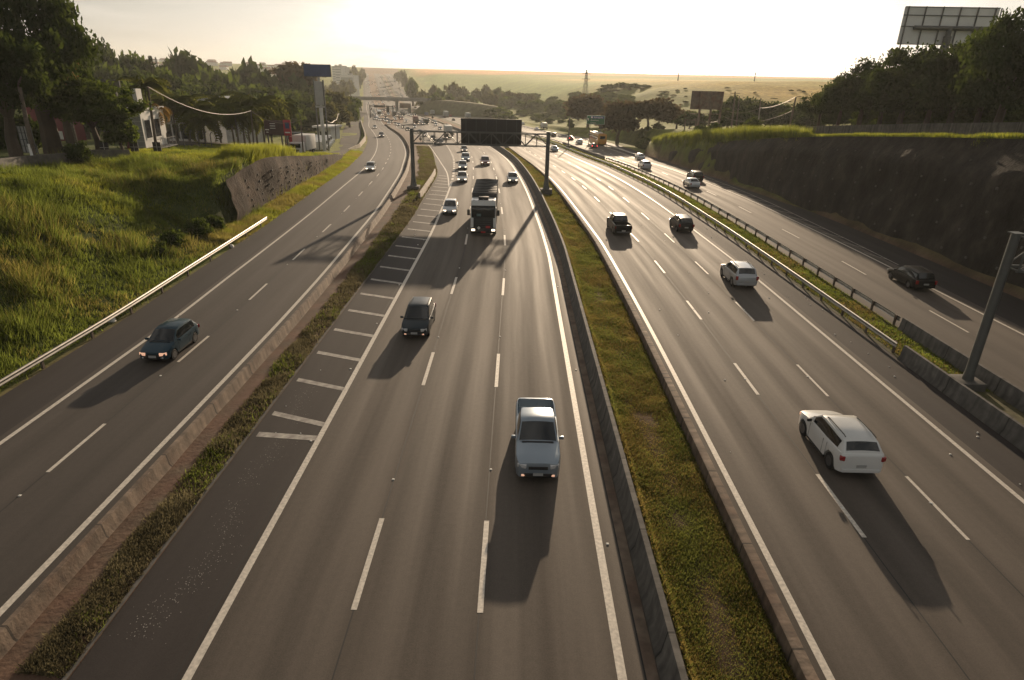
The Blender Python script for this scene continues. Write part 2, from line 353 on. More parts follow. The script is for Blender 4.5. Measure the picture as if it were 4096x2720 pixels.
# ------------------------------------------------------------------ ground sheet
def build_ground():
    xs = np.concatenate([-np.geomspace(3200, 64, 46), np.arange(-62, 62.1, 1.0), np.geomspace(64, 3200, 46)])
    ys = np.concatenate([YS, np.geomspace(1540, 5200, 26)])
    X, Y = np.meshgrid(xs, ys)
    # columns follow the bend of the road so that the edges of the cutting stay crisp
    X = X+(XC(Y)-XC(0.))*np.exp(-(X/700.)**2)
    # snap the columns next to the two edges of the corridor onto them
    Z = T(X, Y)
    bank = (X < LA(Y)-3.6)
    Z = Z+np.where(bank & (X > -60) & (Y < 70), .35*(fbm(X*.7, Y*.7, 5)-.5)*sst(0, 3, LA(Y)-3.6-X), 0)
    out = (X < LA(Y)-6) | (X > WF(Y)+10)
    Z = Z+np.where(out, (fbm(X*.05, Y*.05, 8)-.5)*1.2*sst(60, 160, Y), 0)
    Z = Z+2.6*(fbm(X*.045, Y*.045, 88, 3)-.45)*sst(190, 240, Y)*(1-sst(420, 520, Y))*sst(9, 24, X-WF(Y))
    n = fbm(X*.06, Y*.06, 21); n2 = fbm(X*.012, Y*.02, 33); nf = fbm(X*.5, Y*.5, 41)
    green = np.array([.060, .078, .018]); dry = np.array([.30, .215, .07]); dirt = np.array([.10, .065, .045])
    c = green*(1-n[..., None])+np.array([.13, .13, .028])*n[..., None]
    gold = sst(250, 360, Y)*sst(80, 140, X+.12*(Y-300))*(1-sst(900, 1300, Y))
    gold = gold*(.45+.55*sst(.35, .6, n2+.3*(n-.5)))
    c = c*(1-gold[..., None])+dry*gold[..., None]
    strip = sst(1250, 1330, Y)*(1-sst(1700, 1850, Y))*sst(10, 60, X-WF(Y))
    c = c*(1-strip[..., None])+np.array([.34, .20, .10])*strip[..., None]
    dx = X-WF(Y); fld = sst(520, 600, Y)*(1-sst(1230, 1300, Y))*sst(8, 30, dx)*(1-gold)
    rows = .9+.2*vnoise(X*.02, Y*.12, 77)
    c = c*(1-fld[..., None])+(np.array([.10, .13, .035])*rows[..., None])*fld[..., None]
    c = c*(.75+.5*nf[..., None])
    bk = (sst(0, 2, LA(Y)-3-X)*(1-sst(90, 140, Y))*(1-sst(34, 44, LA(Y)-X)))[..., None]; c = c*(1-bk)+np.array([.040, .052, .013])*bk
    soil = ((X > LA(Y)-2.95) & (X < WF(Y)))[..., None]
    c = np.where(soil, dirt, c)
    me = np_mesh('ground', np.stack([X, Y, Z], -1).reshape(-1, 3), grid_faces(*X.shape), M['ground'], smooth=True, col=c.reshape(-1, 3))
    return tag(obj('ground', me), 'grassy ground, hillside fields and valley around the motorway', kind='structure')
def groundmat():
    m = bpy.data.materials.new('ground'); m.use_nodes = True; t = m.node_tree; p = t.nodes['Principled BSDF']
    a = t.nodes.new('ShaderNodeAttribute'); a.attribute_name = 'Col'; tc = t.nodes.new('ShaderNodeTexCoord')
    n = t.nodes.new('ShaderNodeTexNoise'); n.inputs['Scale'].default_value = .35; n.inputs['Detail'].default_value = 9; n.inputs['Roughness'].default_value = .65
    t.links.new(tc.outputs['Object'], n.inputs['Vector'])
    mr = t.nodes.new('ShaderNodeMapRange'); mr.inputs['From Min'].default_value = .3; mr.inputs['From Max'].default_value = .7; mr.inputs['To Min'].default_value = .55; mr.inputs['To Max'].default_value = 1.45
    t.links.new(n.outputs['Fac'], mr.inputs[0]); mu = t.nodes.new('ShaderNodeVectorMath'); mu.operation = 'SCALE'
    t.links.new(a.outputs['Color'], mu.inputs[0]); t.links.new(mr.outputs[0], mu.inputs['Scale']); t.links.new(mu.outputs[0], p.inputs['Base Color'])
    p.inputs['Roughness'].default_value = .95; p.inputs['Specular IOR Level'].default_value = .15
    # the nap of grass: blades catch low light from behind
    m3 = t.nodes.new('ShaderNodeVectorMath'); m3.operation = 'SCALE'; m3.inputs['Scale'].default_value = 2.4; t.links.new(mu.outputs[0], m3.inputs[0]); t.links.new(m3.outputs[0], p.inputs['Sheen Tint'])
    p.inputs['Sheen Weight'].default_value = .36; p.inputs['Sheen Roughness'].default_value = .45
    b = t.nodes.new('ShaderNodeBump'); b.inputs['Strength'].default_value = .8; b.inputs['Distance'].default_value = .5
    t.links.new(n.outputs['Fac'], b.inputs['Height']); t.links.new(b.outputs[0], p.inputs['Normal'])
    return m
M['ground'] = groundmat()
build_ground()

# ------------------------------------------------------------------ carriageways
Y0 = -28.
def struct(o, label=None): return tag(o, label, kind='structure')
GE = line([(0, -10.8), (64, -10.8), (77, -11.2), (99, -12.2), (123, -15.4), (165, -21.8), (200, -29), (250, -41), (310, -57), (345, -60)], -105)   # gore edge, then the ramp's far side
RL = line([(0, -9), (85, -9.0), (92, -9.7), (105, -11.3), (121, -14.0), (148, -18.5), (180, -24.4), (221, -33.9), (250, -40.5), (310, -56.5), (345, -59.5)], -104.5)
struct(ribbon('service_carriageway', off(LA, -.4), off(RA, .55), Y0, 1500, .0, M['asphalt_grey'], 4))
struct(ribbon('shoulder', off(LA, -2.9), off(LA, -.4), Y0, 1500, .0, M['asphalt_dark'], 2))
struct(ribbon('carriageway', off(LB, -.12), off(RB, 1.0), Y0, 1500, .0, M['asphalt'], 6, u0=lambda y: RB(y)-10.8))
struct(ribbon('gore_pavement', off(GE, 0), off(LB, -.12), Y0, 330, .0, M['asphalt_dark'], 4))
struct(ribbon('ramp', off(GE, 0), off(LB, -.12), 330, 1500, .0, M['asphalt_grey'], 3))
struct(ribbon('carriageway', off(LC, -.55), off(RC, .45), Y0, 1500, .0, M['asphalt'], 6, u0=LC))
struct(ribbon('shoulder', off(RC, .45), off(G1, -.15), Y0, 1500, .0, M['asphalt_dark'], 2))
struct(ribbon('local_carriageway', off(G2, .2), off(RD, .9), Y0, 1500, .0, M['asphalt'], 5, u0=lambda y: RD(y)-7.1))
struct(ribbon('shoulder', off(RD, .9), off(WF, -.2), Y0, 1500, .0, M['asphalt_dark'], 2))
DZ = .006
def stripe(name, f, wd, y0, y1, m=None): return struct(ribbon(name, off(f, -wd/2), off(f, wd/2), y0, y1, DZ, m or M['paint']))
stripe('edge_line', LA, .20, Y0, 700); stripe('edge_line', RA, .22, Y0, 560); stripe('edge_line', LB, .23, Y0, 94)
stripe('edge_line', RB, .24, Y0, 560); stripe('edge_line', off(LC, 0), .22, Y0, 560); stripe('edge_line', RC, .2, Y0, 560); stripe('edge_line', RD, .18, Y0, 420)
stripe('edge_line', off(RL, .05), .2, 88, 310); stripe('edge_line', LB, .2, 330, 560)
def dashes(name, f, y0, y1, on, per, wd=.16, m=None, ends=None):
    vs = []; fs = []
    y = y0
    segs = ends or []
    if not ends:
        while y < y1: segs.append((y, y+on)); y += per
    for a, b in segs:
        ys = ysamp(a, b); o = len(vs)
        for q in ys:
            x = float(f(q)); z = float(Zp(q))+DZ; vs += [(x-wd/2, q, z), (x+wd/2, q, z)]
        fs += [(o+2*i, o+2*i+1, o+2*i+3, o+2*i+2) for i in range(len(ys)-1)]
    return struct(obj(name, np_mesh(name, np.array(vs), fs, m or M['paint'])))
D1 = lambda y: RB(y)-7.3-.02*sst(60, 100, y); D2 = lambda y: RB(y)-3.72
dashes('lane_dashes', D1, -14.7, 330, 4.0, 14.05, .17); dashes('lane_dashes', D2, -14.7, 330, 4.0, 14.05, .17)
D3 = off(LC, 3.62); D4 = lambda y: RC(y)-3.5
dashes('lane_dashes', D3, -13.9, 300, 3.65, 10.3, .16); dashes('lane_dashes', D4, -13.9, 300, 3.65, 10.3, .13)
dashes('lane_dashes', lambda y: (LA(y)+RA(y))/2-.02, -19.8, 420, 3.55, 9.85, .15)
dashes('lane_dashes', off(RD, -3.3), -13.2, 300, 4.0, 12.4, .14)
dashes('merge_dashes', lambda y: LB(y)-.25*sst(90, 130, y), 92, 200, 2.2, 4.0, .35)
# chevrons in the gore between the soil verge and the carriageway
def hatch():
    vs = []; fs = []
    def bar(ya, yb, wd):
        xa = float(GE(ya))+.25; xb = float(min(LB(yb), RL(yb) if yb > 86 else 99))-.1
        o = len(vs)
        for x, yy in ((xa, ya), (xb, yb)):
            z = float(Zp(yy))+DZ; vs.extend([(x, yy-wd/2, z), (x, yy+wd/2, z)])
        fs.append((o, o+2, o+3, o+1))
    bar(22.6, 22.4, .38)
    y = 24.4; st = 3.35
    while y < 104: bar(y, y-.9, .36); y += st
    return struct(obj('chevron_marking', np_mesh('chevron_marking', np.array(vs), fs, M['paint_worn'])))
hatch()
def hatch_right():
    vs = []; fs = []
    y = 56.
    while y < 118:
        o = len(vs); xa = float(RD(y))+.3; t = (y-56)/62; xb = xa+.9+1.6*t
        for x, yy in ((xa, y), (xb, y-2.2)):
            z = float(Zp(yy))+DZ; vs.extend([(x, yy-.12, z), (x, yy+.12, z)])
        fs.append((o, o+2, o+3, o+1)); y += 4.
    return struct(obj('chevron_marking', np_mesh('chevron_marking', np.array(vs), fs, M['paint_worn'])))
hatch_right()
stripe('edge_line', lambda y: RD(y)+1.2+1.6*(y-54)/62, .12, 52, 118, M['paint_worn'])

def seam(f, y0, y1): return struct(ribbon('road_seam', off(f, -.022), off(f, .022), y0, y1, .003, M['seam']))
M['seam'] = mat('tar seam', (.012, .011, .010), .7, n1=(3, .4))
seam(lambda y: D1(y)-.0, Y0, 200); seam(lambda y: D2(y)-.03, Y0, 200); seam(lambda y: D4(y)+.0, Y0, 150); seam(off(D3, -.02), Y0, 150); seam(off(LB, -.30), Y0, 90); seam(lambda y: (LA(y)+RA(y))/2-.03, Y0, 120); seam(off(RB, .60), Y0, 200)
# verges and medians
def hump(h): return lambda t, x, y: h*np.sin(np.pi*t)+.10*(fbm(x*.9, y*.9, 4)-.5)*np.sin(np.pi*t)
struct(ribbon('verge', off(RA, .6), off(GE, 0), Y0, 320, .01, M['soil'], 8, prof=hump(.16)))
struct(ribbon('median', off(RB, 1.55), off(LC, -.95), Y0, 1400, .05, M['turf'], 9, prof=lambda t, x, y: -.16*np.sin(np.pi*t)+.35*(1-sst(0, .1, t))*1+.12*(fbm(x*.8, y*.5, 6)-.5)*np.sin(np.pi*t)))
struct(ribbon('verge', off(G1, -.15), off(G2, .2), Y0, 1400, .01, M['turf'], 5, prof=hump(.10)))
struct(ribbon('kerb', off(GE, -.14), off(GE, .0), Y0, 310, .045, M['concrete_grey'], 2))
struct(ribbon('gutter', off(RB, .62), off(RB, .93), Y0, 330, .008, M['concrete'], 2))

# concrete barriers
def jersey(h, wb, wt): return [(-wb/2, -.05), (-wb/2, .08), (-wb/2*.62, .30*h), (-wt/2, h-.02), (-wt/2+.02, h), (wt/2-.02, h), (wt/2, h-.02), (wb/2*.62, .30*h), (wb/2, .08), (wb/2, -.05)]
def barmat(base):
    m = base.copy(); t = m.node_tree; p = t.nodes['Principled BSDF']; src = p.inputs['Base Color'].links[0].from_socket
    tc = t.nodes.new('ShaderNodeTexCoord'); mp = t.nodes.new('ShaderNodeMapping'); mp.inputs['Scale'].default_value = (.0, 1.5, .18)
    n = t.nodes.new('ShaderNodeTexNoise'); n.inputs['Scale'].default_value = 2.4; n.inputs['Detail'].default_value = 5; r = t.nodes.new('ShaderNodeMapRange')
    r.inputs['From Min'].default_value = .3; r.inputs['From Max'].default_value = .7; r.inputs['To Min'].default_value = .55; r.inputs['To Max'].default_value = 1.3
    t.links.new(tc.outputs['Object'], mp.inputs[0]); t.links.new(mp.outputs[0], n.inputs['Vector']); t.links.new(n.outputs['Fac'], r.inputs[0])
    sp = t.nodes.new('ShaderNodeSeparateXYZ'); t.links.new(tc.outputs['Object'], sp.inputs[0])
    w1 = t.nodes.new('ShaderNodeMath'); w1.operation = 'PINGPONG'; w1.inputs[1].default_value = 2.0; t.links.new(sp.outputs[1], w1.inputs[0])
    w2 = t.nodes.new('ShaderNodeMath'); w2.operation = 'GREATER_THAN'; w2.inputs[1].default_value = .035; t.links.new(w1.outputs[0], w2.inputs[0])
    w3 = t.nodes.new('ShaderNodeMapRange'); w3.inputs['To Min'].default_value = .3; t.links.new(w2.outputs[0], w3.inputs[0])
    mm = t.nodes.new('ShaderNodeMath'); mm.operation = 'MULTIPLY'; t.links.new(r.outputs[0], mm.inputs[0]); t.links.new(w3.outputs[0], mm.inputs[1])
    mu = t.nodes.new('ShaderNodeVectorMath'); mu.operation = 'SCALE'; t.links.new(src, mu.inputs[0]); t.links.new(mm.outputs[0], mu.inputs['Scale']); t.links.new(mu.outputs[0], p.inputs['Base Color'])
    return m
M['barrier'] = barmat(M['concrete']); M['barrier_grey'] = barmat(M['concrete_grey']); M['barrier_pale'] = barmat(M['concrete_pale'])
tag(extrude('concrete_barrier', off(RA, 1.03), jersey(.62, .5, .18), Y0, 76, M['barrier']), 'streaked brown concrete barrier along the reddish verge beside the two-lane service carriageway', 'barrier', 'concrete safety barriers')
tag(extrude('concrete_barrier', off(RA, 1.03), jersey(.62, .5, .18), 76.3, 320, M['barrier']), 'long curving concrete barrier behind the gantry post, following the service carriageway into the valley', 'barrier', 'concrete safety barriers')
tag(extrude('concrete_barrier', off(GE, -.45), jersey(.85, .5, .2), 77, 103, M['barrier_pale']), 'short pale concrete barrier at the head of the hatched gore', 'barrier', 'concrete safety barriers')
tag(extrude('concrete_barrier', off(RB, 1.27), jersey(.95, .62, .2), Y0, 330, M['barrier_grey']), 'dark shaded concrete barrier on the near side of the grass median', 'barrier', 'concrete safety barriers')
tag(extrude('concrete_barrier', off(LC, -.72), [(-.2, -.05), (-.16, .46), (-.13, .48), (.13, .48), (.16, .46), (.2, -.05)], Y0, 330, M['barrier']), 'low flat-topped concrete kerb wall on the sunlit side of the grass median', 'barrier', 'concrete safety barriers')
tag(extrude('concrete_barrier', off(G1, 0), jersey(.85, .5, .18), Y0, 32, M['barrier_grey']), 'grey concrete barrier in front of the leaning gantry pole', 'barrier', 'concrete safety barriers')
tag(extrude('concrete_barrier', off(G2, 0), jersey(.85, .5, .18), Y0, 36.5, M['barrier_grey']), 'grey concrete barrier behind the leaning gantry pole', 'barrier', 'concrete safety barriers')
tag(extrude('concrete_barrier', off(G2, 0), jersey(.85, .5, .18), 142, 192, M['barrier_grey']), 'grey concrete barrier stretch between two guardrail runs beside the orange bus', 'barrier', 'concrete safety barriers')
# guardrails: W-beam on posts
WB = [(.0, .42), (.05, .46), (.05, .50), (.0, .545), (.0, .575), (.05, .62), (.05, .66), (.0, .72), (-.02, .72), (.03, .655), (.03, .625), (-.02, .575), (-.02, .545), (.03, .495), (.03, .465), (-.02, .42)]
def guardrail(f, y0, y1, sp, side, label, railm=None):
    root = empty('guardrail', (0, 0, 0), 0, label, 'guardrail', 'steel guardrails along the carriageways')
    sec = [(side*(a+.08), b) for a, b in WB]
    extrude('rail', f, sec, y0, y1, railm or M['steel'], parent=root, ang=60)
    mb = MB(); mb.box((0, 0, .36), (.10, .14, .74)); mb.box((side*.05, 0, .57), (.07, .10, .22))
    first = None; n = 0; y = y0+.3
    while y < y1 and n < 100:
        loc = (float(f(y)), y, float(Zp(y)))
        if first is None: first = mb.build('post', M['rail_post'], root, loc=loc)
        else:
            c = first.copy(); COL.objects.link(c); c.parent = root; c.location = loc
        y += sp*(1 if y < 140 else 1.6); n += 1
    return root
guardrail(off(LA, -3.0), -24, 62, 4.0, 1, 'pale sunlit guardrail at the foot of the tall grass bank')
guardrail(G1, 32.6, 300, 3.0, -1, 'long guardrail edging the dark shoulder of the sunlit three-lane carriageway')
guardrail(G2, 37, 141, 2.7, 1, 'dark guardrail on the far edge of the narrow grass strip, ending at the leaning pole')
guardrail(G2, 193, 320, 4.0, 1, 'distant guardrail continuing past the lamp post behind the concrete barrier')
guardrail(off(RD, 1.0), 150, 330, 4.0, -1, 'guardrail below the round-crowned trees, running behind the bus')

# rock faces of the cutting
def rockmat(name, a, b, c):
    m = bpy.data.materials.new(name); m.use_nodes = True; t = m.node_tree; p = t.nodes['Principled BSDF']; L = t.links.new
    tc = t.nodes.new('ShaderNodeTexCoord'); mp = t.nodes.new('ShaderNodeMapping'); mp.inputs['Scale'].default_value = (1, .9, .5); L(tc.outputs['Object'], mp.inputs[0])
    n = t.nodes.new('ShaderNodeTexNoise'); n.inputs['Scale'].default_value = .55; n.inputs['Detail'].default_value = 9; n.inputs['Roughness'].default_value = .68; L(mp.outputs[0], n.inputs['Vector'])
    r = t.nodes.new('ShaderNodeValToRGB'); r.color_ramp.elements[0].position = .34; r.color_ramp.elements[1].position = .68
    r.color_ramp.elements[0].color = (*a, 1); r.color_ramp.elements[1].color = (*b, 1); e = r.color_ramp.elements.new(.5); e.color = (*c, 1)
    L(n.outputs['Fac'], r.inputs[0]); L(r.outputs[0], p.inputs['Base Color']); p.inputs['Roughness'].default_value = .95; p.inputs['Specular IOR Level'].default_value = .2
    n2 = t.nodes.new('ShaderNodeTexNoise'); n2.inputs['Scale'].default_value = 2.2; n2.inputs['Detail'].default_value = 10; n2.inputs['Roughness'].default_value = .7; L(mp.outputs[0], n2.inputs['Vector'])
    bp = t.nodes.new('ShaderNodeBump'); bp.inputs['Strength'].default_value = 1.; bp.inputs['Distance'].default_value = .35; L(n2.outputs['Fac'], bp.inputs['Height']); L(bp.outputs[0], p.inputs['Normal'])
    return m
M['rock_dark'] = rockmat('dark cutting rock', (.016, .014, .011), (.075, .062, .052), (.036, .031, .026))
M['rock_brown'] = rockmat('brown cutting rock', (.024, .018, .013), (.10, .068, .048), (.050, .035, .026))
def cutface(name, foot, top, side, y0, y1, m, setb, ledge, nz=16):
    ys = np.arange(y0, y1+.1, 1.1); t = np.linspace(0, 1, nz); Y, TT = np.meshgrid(ys, t, indexing='ij')
    h = np.maximum(top(Y)-Zp(Y)*0, .02); X0 = foot(Y)
    # a steep face with a gentler band of weathered soil at the top
    run = setb*h*(TT*.55+.45*sst(.72, 1.0, TT))
    n = fbm(Y*.16, TT*h*.22, 51, 5)-.5; n2 = fbm(Y*.5, TT*h*.15, 61, 4)-.5
    amp = np.minimum(1, h/4)*np.sin(np.pi*np.clip(TT, .02, 1)*.9)
    X = X0+side*(run+(n*1.9+n2*.8)*amp)
    Z = Zp(Y)-.1+h*TT*1.0+.1*TT
    o = struct(obj(name, np_mesh(name, np.stack([X, Y, Z], -1).reshape(-1, 3), grid_faces(len(ys), nz), m, smooth=True)))
    # heads of the rock anchors set in rows across the face
    tmp = MB().box((0, 0, 0), (.10, .20, .20), bev=.02).build('anchor_plate', M['concrete_grey']); hd = tmp.data; bpy.data.objects.remove(tmp)
    cand = [(i, j) for i in range(4, len(ys)-2, 3) for j in range(3, nz-3, max(2, nz//6)) if h[i, 0] > 2.2 and 26 < ys[i] < 125]
    for k, (i, j) in enumerate(cand[:96]):
        i2 = min(len(ys)-1, i+(j//3) % 2); c_ = obj('anchor_plate', hd, o); c_.location = (X[i2, j]-side*.05, Y[i2, j], Z[i2, j])
    return o
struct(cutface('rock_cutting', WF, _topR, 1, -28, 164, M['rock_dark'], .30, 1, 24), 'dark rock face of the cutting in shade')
struct(cutface('rock_cutting', off(LA, -5.6), lambda y: _topL(y)+.05, -1, 61, 134, M['rock_brown'], .07, 1, 16), 'brown rock face of the cutting below the plateau')
# ------------------------------------------------------------------ grass
M['grass'] = leafmat('grass blades', (.062, .074, .018), .5, (.22, .27, .045), .45, .5)
M['grass_dry'] = leafmat('dry grass blades', (.13, .10, .036), .45, (.34, .26, .08), .35, .7)
M['grass_tall'] = leafmat('tall grass blades', (.08, .10, .016), .55, (.36, .38, .05), .4, .35)
M['grass_pale'] = leafmat('pale seeding grass', (.14, .125, .04), .5, (.40, .34, .09), .3, .5)
M['grass_straw'] = leafmat('straw grass blades', (.125, .105, .06), .4, (.23, .20, .11), .4, .8)
M['grass_median'] = leafmat('mown grass blades', (.066, .082, .022), .48, (.24, .26, .06), .4, .6)
def blades(name, x, y, z, h, wd, lean, mi, mats, label):
    n = len(x); a = rng.uniform(0, 2*np.pi, n); b = rng.uniform(0, 2*np.pi, n); l = lean*h*rng.uniform(.2, 1., n)
    wx, wy = np.cos(a)*wd*.5, np.sin(a)*wd*.5
    P = np.stack([np.stack([x-wx, y-wy, z], -1), np.stack([x+wx, y+wy, z], -1), np.stack([x+np.cos(b)*l, y+np.sin(b)*l, z+h*np.sqrt(np.maximum(.1, 1-(l/np.maximum(h, .01))**2*.6))], -1)], 1)
    o = obj(name, np_mesh(name, P.reshape(-1, 3), np.arange(3*n).reshape(n, 3), mats, mi=mi))
    return tag(o, label, 'grass', kind='stuff')
def ysample(n, y0, y1): return np.exp(rng.uniform(np.log(y0), np.log(y1), n))
def tufts(n, k, y0, y1, xf, spread, hf, dens=None, surf=T):
    """n tufts of k blades: tuft centres at xf(u, y)"""
    y = ysample(n, y0, y1); x = xf(rng.uniform(0, 1, n), y)
    if dens is not None:
        keep = rng.uniform(0, 1, n) < dens(x, y); x, y = x[keep], y[keep]
    n = len(x); h = hf(x, y)
    sp = spread*rng.uniform(.5, 1.3, n)
    X = (x[:, None]+rng.normal(0, 1, (n, k))*sp[:, None]).ravel(); Y = (y[:, None]+rng.normal(0, 1, (n, k))*sp[:, None]).ravel()
    H = (h[:, None]*rng.uniform(.45, 1.15, (n, k))).ravel()
    return X, Y, np.asarray(surf(X, Y)), H, np.repeat(np.arange(n), k)
# the bank of tall grass
bank_x = lambda u, y: LA(y)-3.5-u*(22.)
X, Y, Z, H, tid = tufts(15500, 17, 12, 70, bank_x, .20, lambda x, y: .34+1.15*np.clip(fbm(x*.45, y*.45, 91)*2.2-.72, 0, 1)*sst(.5, 3, LA(y)-3.3-x))
pal = fbm(X*.22, Y*.22, 95)+rng.uniform(-.18, .18, len(X))
blades('bank_grass', X, Y, Z-.03, H, .05*rng.uniform(.6, 1.4, len(X)), .75, np.where(pal > .63, 1, 0), [M['grass'], M['grass_pale']], 'tall tufted green and straw coloured grass covering the bank')
X, Y, Z, H, tid = tufts(7500, 12, 50, 138, lambda u, y: LA(y)-6.6-u*18-rng.uniform(0, 1, len(y))*3*sst(60, 70, 70-y+60), .25, lambda x, y: .25+.4*fbm(x*.3, y*.3, 93), dens=lambda x, y: np.where(T(x, y) > Zp(y)+.25*_topL(y), 1, .0))
blades('plateau_grass', X, Y, Z-.03, H, .07*rng.uniform(.6, 1.3, len(X)), .7, np.where(fbm(X*.2, Y*.2, 96) > .52, 1, 0), [M['grass_tall'], M['grass']], 'rank green grass on the plateau above the brown rock face')
X, Y, Z, H, tid = tufts(420, 60, 71, 90, lambda u, y: LA(y)-6.5-u*3.6, .42, lambda x, y: 1.0+1.0*fbm(x*.4, y*.4, 97))
blades('cane_grass', X, Y, Z-.05, H, .08*rng.uniform(.6, 1.3, len(X)), .55, np.zeros(len(X)), [M['grass_tall']], 'clump of tall bright cane grass on top of the brown rock face')
X, Y, Z, H, tid = tufts(5500, 12, 54, 150, lambda u, y: LA(y)-3.0-u*2.9, .16, lambda x, y: .25+.55*fbm(x*.5, y*.3, 98)*sst(.1, 1.2, LA(y)-3.0-x))
blades('verge_grass', X, Y, Z-.03, H, .06*rng.uniform(.6, 1.3, len(X)), .7, np.where(fbm(X*.3, Y*.3, 99) > .5, 1, 0), [M['grass_tall'], M['grass_pale']], 'low weeds and grass along the foot of the brown rock face')
# tall grass on top of the dark cutting
topx = lambda u, y: WF(y)+.30*_topR(y)+.1+u*2.1
X, Y, Z, H, tid = tufts(1500, 34, 30, 160, topx, .28, lambda x, y: np.where(y > 86, 1.3+.9*sst(86, 92, y)*fbm(y*.15, x*.3, 71), .32+.4*fbm(y*.4, x*.2, 72)), surf=lambda x, y: np.minimum(T(x, y), np.maximum(_topR(y), Zp(y))))
blades('crest_grass', X, Y, Z-.08, H, .075*rng.uniform(.6, 1.3, len(X)), .6, np.where(rng.uniform(0, 1, len(X)) > .65, 1, 0), [M['grass_tall'], M['grass']], 'bright backlit fringe of tall grass along the crest of the dark cutting')
# median and verges: short mown turf
def turf(name, xl, xr, n, y0, y1, zf, mats, thr, hh, label, dens=None):
    y = ysample(n, y0, y1); u = rng.uniform(0, 1, n); x = xl(y)*(1-u)+xr(y)*u
    if dens is not None:
        k = rng.uniform(0, 1, n) < dens(u, x, y); x, y, u = x[k], y[k], u[k]
    z = zf(u, x, y); c = fbm(x*1.1, y*.8, 55)
    h = hh*(.4+1.1*c)*rng.uniform(.5, 1.3, len(x))*(1+y/90.); wd = (.030+.0011*y)*rng.uniform(.6, 1.3, len(x))
    p = fbm(x*.5, y*.35, 58)+rng.uniform(-.22, .22, len(x))
    return blades(name, x, y, z-.01, h, wd, .95, np.where(p > thr, 1, 0), mats, label)
def med_z(u, x, y): return Zp(y)+.05-.16*np.sin(np.pi*u)+.35*(1-sst(0, .1, u))+.12*(fbm(x*.8, y*.5, 6)-.5)*np.sin(np.pi*u)
turf('median_grass', off(RB, 1.6), off(LC, -1.0), 300000, 10, 170, med_z, [M['grass_median'], M['grass_dry']], .47, .12, 'short olive and straw grass filling the median')
def hz(h0, o=.01): return lambda u, x, y: Zp(y)+o+h0*np.sin(np.pi*u)+.10*(fbm(x*.9, y*.9, 4)-.5)*np.sin(np.pi*u)
turf('verge_grass', off(RA, 1.35), off(GE, -.1), 120000, 11, 170, hz(.16), [M['grass'], M['grass_straw']], .30, .15, 'dry patchy grass on the red soil verge', dens=lambda u, x, y: sst(.30, .50, u+.25*(fbm(x*.8, y*.5, 31)-.5))*(.35+.65*sst(.36, .5, fbm(x*1.2, y*.9, 32)+.12*sst(25, 60, y))))
turf('verge_grass', off(G1, .1), off(G2, 0), 60000, 28, 230, hz(.10), [M['grass'], M['grass_dry']], .55, .11, 'narrow strip of mossy grass between the guardrails')

# ------------------------------------------------------------------ trees
M['bark'] = mat('bark', (.075, .055, .04), .9, n1=(6, .4), bump=.5, bscale=15)
M['leaf_dark'] = leafmat('dark foliage', (.016, .030, .010), .30, (.085, .115, .02), .45, .8)
M['leaf_mid'] = leafmat('green foliage', (.034, .052, .014), .38, (.12, .16, .025), .45, .8)
M['leaf_olive'] = leafmat('olive foliage', (.050, .055, .020), .38, (.15, .14, .04), .4, .8)
M['leaf_brown'] = leafmat('reddish foliage', (.050, .036, .022), .35, (.14, .10, .045), .4, .8)
def crown_mesh(name, seed, ncl, nl, leaf, m, flat=.7, lump=.30, hollow=.45, gap=.0):
    """unit crown: clumps of leaf-sized faces through an uneven ellipsoid, z from -flat to flat"""
    r = np.random.default_rng(seed)
    d = r.normal(0, 1, (ncl, 3)); d /= np.linalg.norm(d, axis=1)[:, None]
    lob = .72+.5*vnoise(d[:, 0]*1.7+9, d[:, 1]*1.7+d[:, 2]*1.1+5, seed)
    rad = lob*(hollow+(1-hollow)*r.uniform(0, 1, ncl)**.5)
    c = d*rad[:, None]; c[:, 2] *= flat; c[:, 2] = np.where(c[:, 2] < -.45*flat, c[:, 2]*.55, c[:, 2])
    cr = lump*r.uniform(.55, 1.15, ncl)
    k = nl//ncl; idx = np.repeat(np.arange(ncl), k); n = len(idx)
    p = r.normal(0, .5, (n, 3))*cr[idx][:, None]*np.array([1, 1, .6])
    pos = c[idx]+p
    a = r.normal(0, 1, (n, 3)); a /= np.linalg.norm(a, axis=1)[:, None]; b = r.normal(0, 1, (n, 3)); b -= a*(a*b).sum(1)[:, None]; b /= np.linalg.norm(b, axis=1)[:, None]
    s = leaf*r.uniform(.6, 1.4, n)[:, None]
    V = np.stack([pos-a*s, pos+b*s*.55, pos+a*s, pos-b*s*.55], 1).reshape(-1, 3)
    return np_mesh(name, V, np.arange(4*n).reshape(n, 4), m)
def trunk_mesh(name, seed, r0=.045, fork=.42, limbs=6):
    """unit-height trunk with limbs reaching into the crown"""
    r = random.Random(seed); mb = MB()
    top = (r.uniform(-.03, .03), r.uniform(-.03, .03), fork)
    mb.tube([(0, 0, -.05), (r.uniform(-.01, .01), r.uniform(-.01, .01), fork*.5), top], [r0*1.3, r0, r0*.8], 8)
    for k in range(limbs):
        a = 2*math.pi*(k+r.uniform(-.3, .3))/limbs; q = r.uniform(.16, .30); zz = r.uniform(.66, .9)
        mb.tube([top, (top[0]+q*.45*math.cos(a), top[1]+q*.45*math.sin(a), fork+(zz-fork)*.5), (top[0]+q*math.cos(a), top[1]+q*math.sin(a), zz)], [r0*.6, r0*.4, r0*.12], 6, cap=False)
    me = mb.build(name, M['bark']); d = me.data; bpy.data.objects.remove(me); return d
TR = [trunk_mesh('trunk', s, limbs=6) for s in (1, 2)]; TRT = trunk_mesh('trunk', 5, .035, .5, 7)
CR = {}
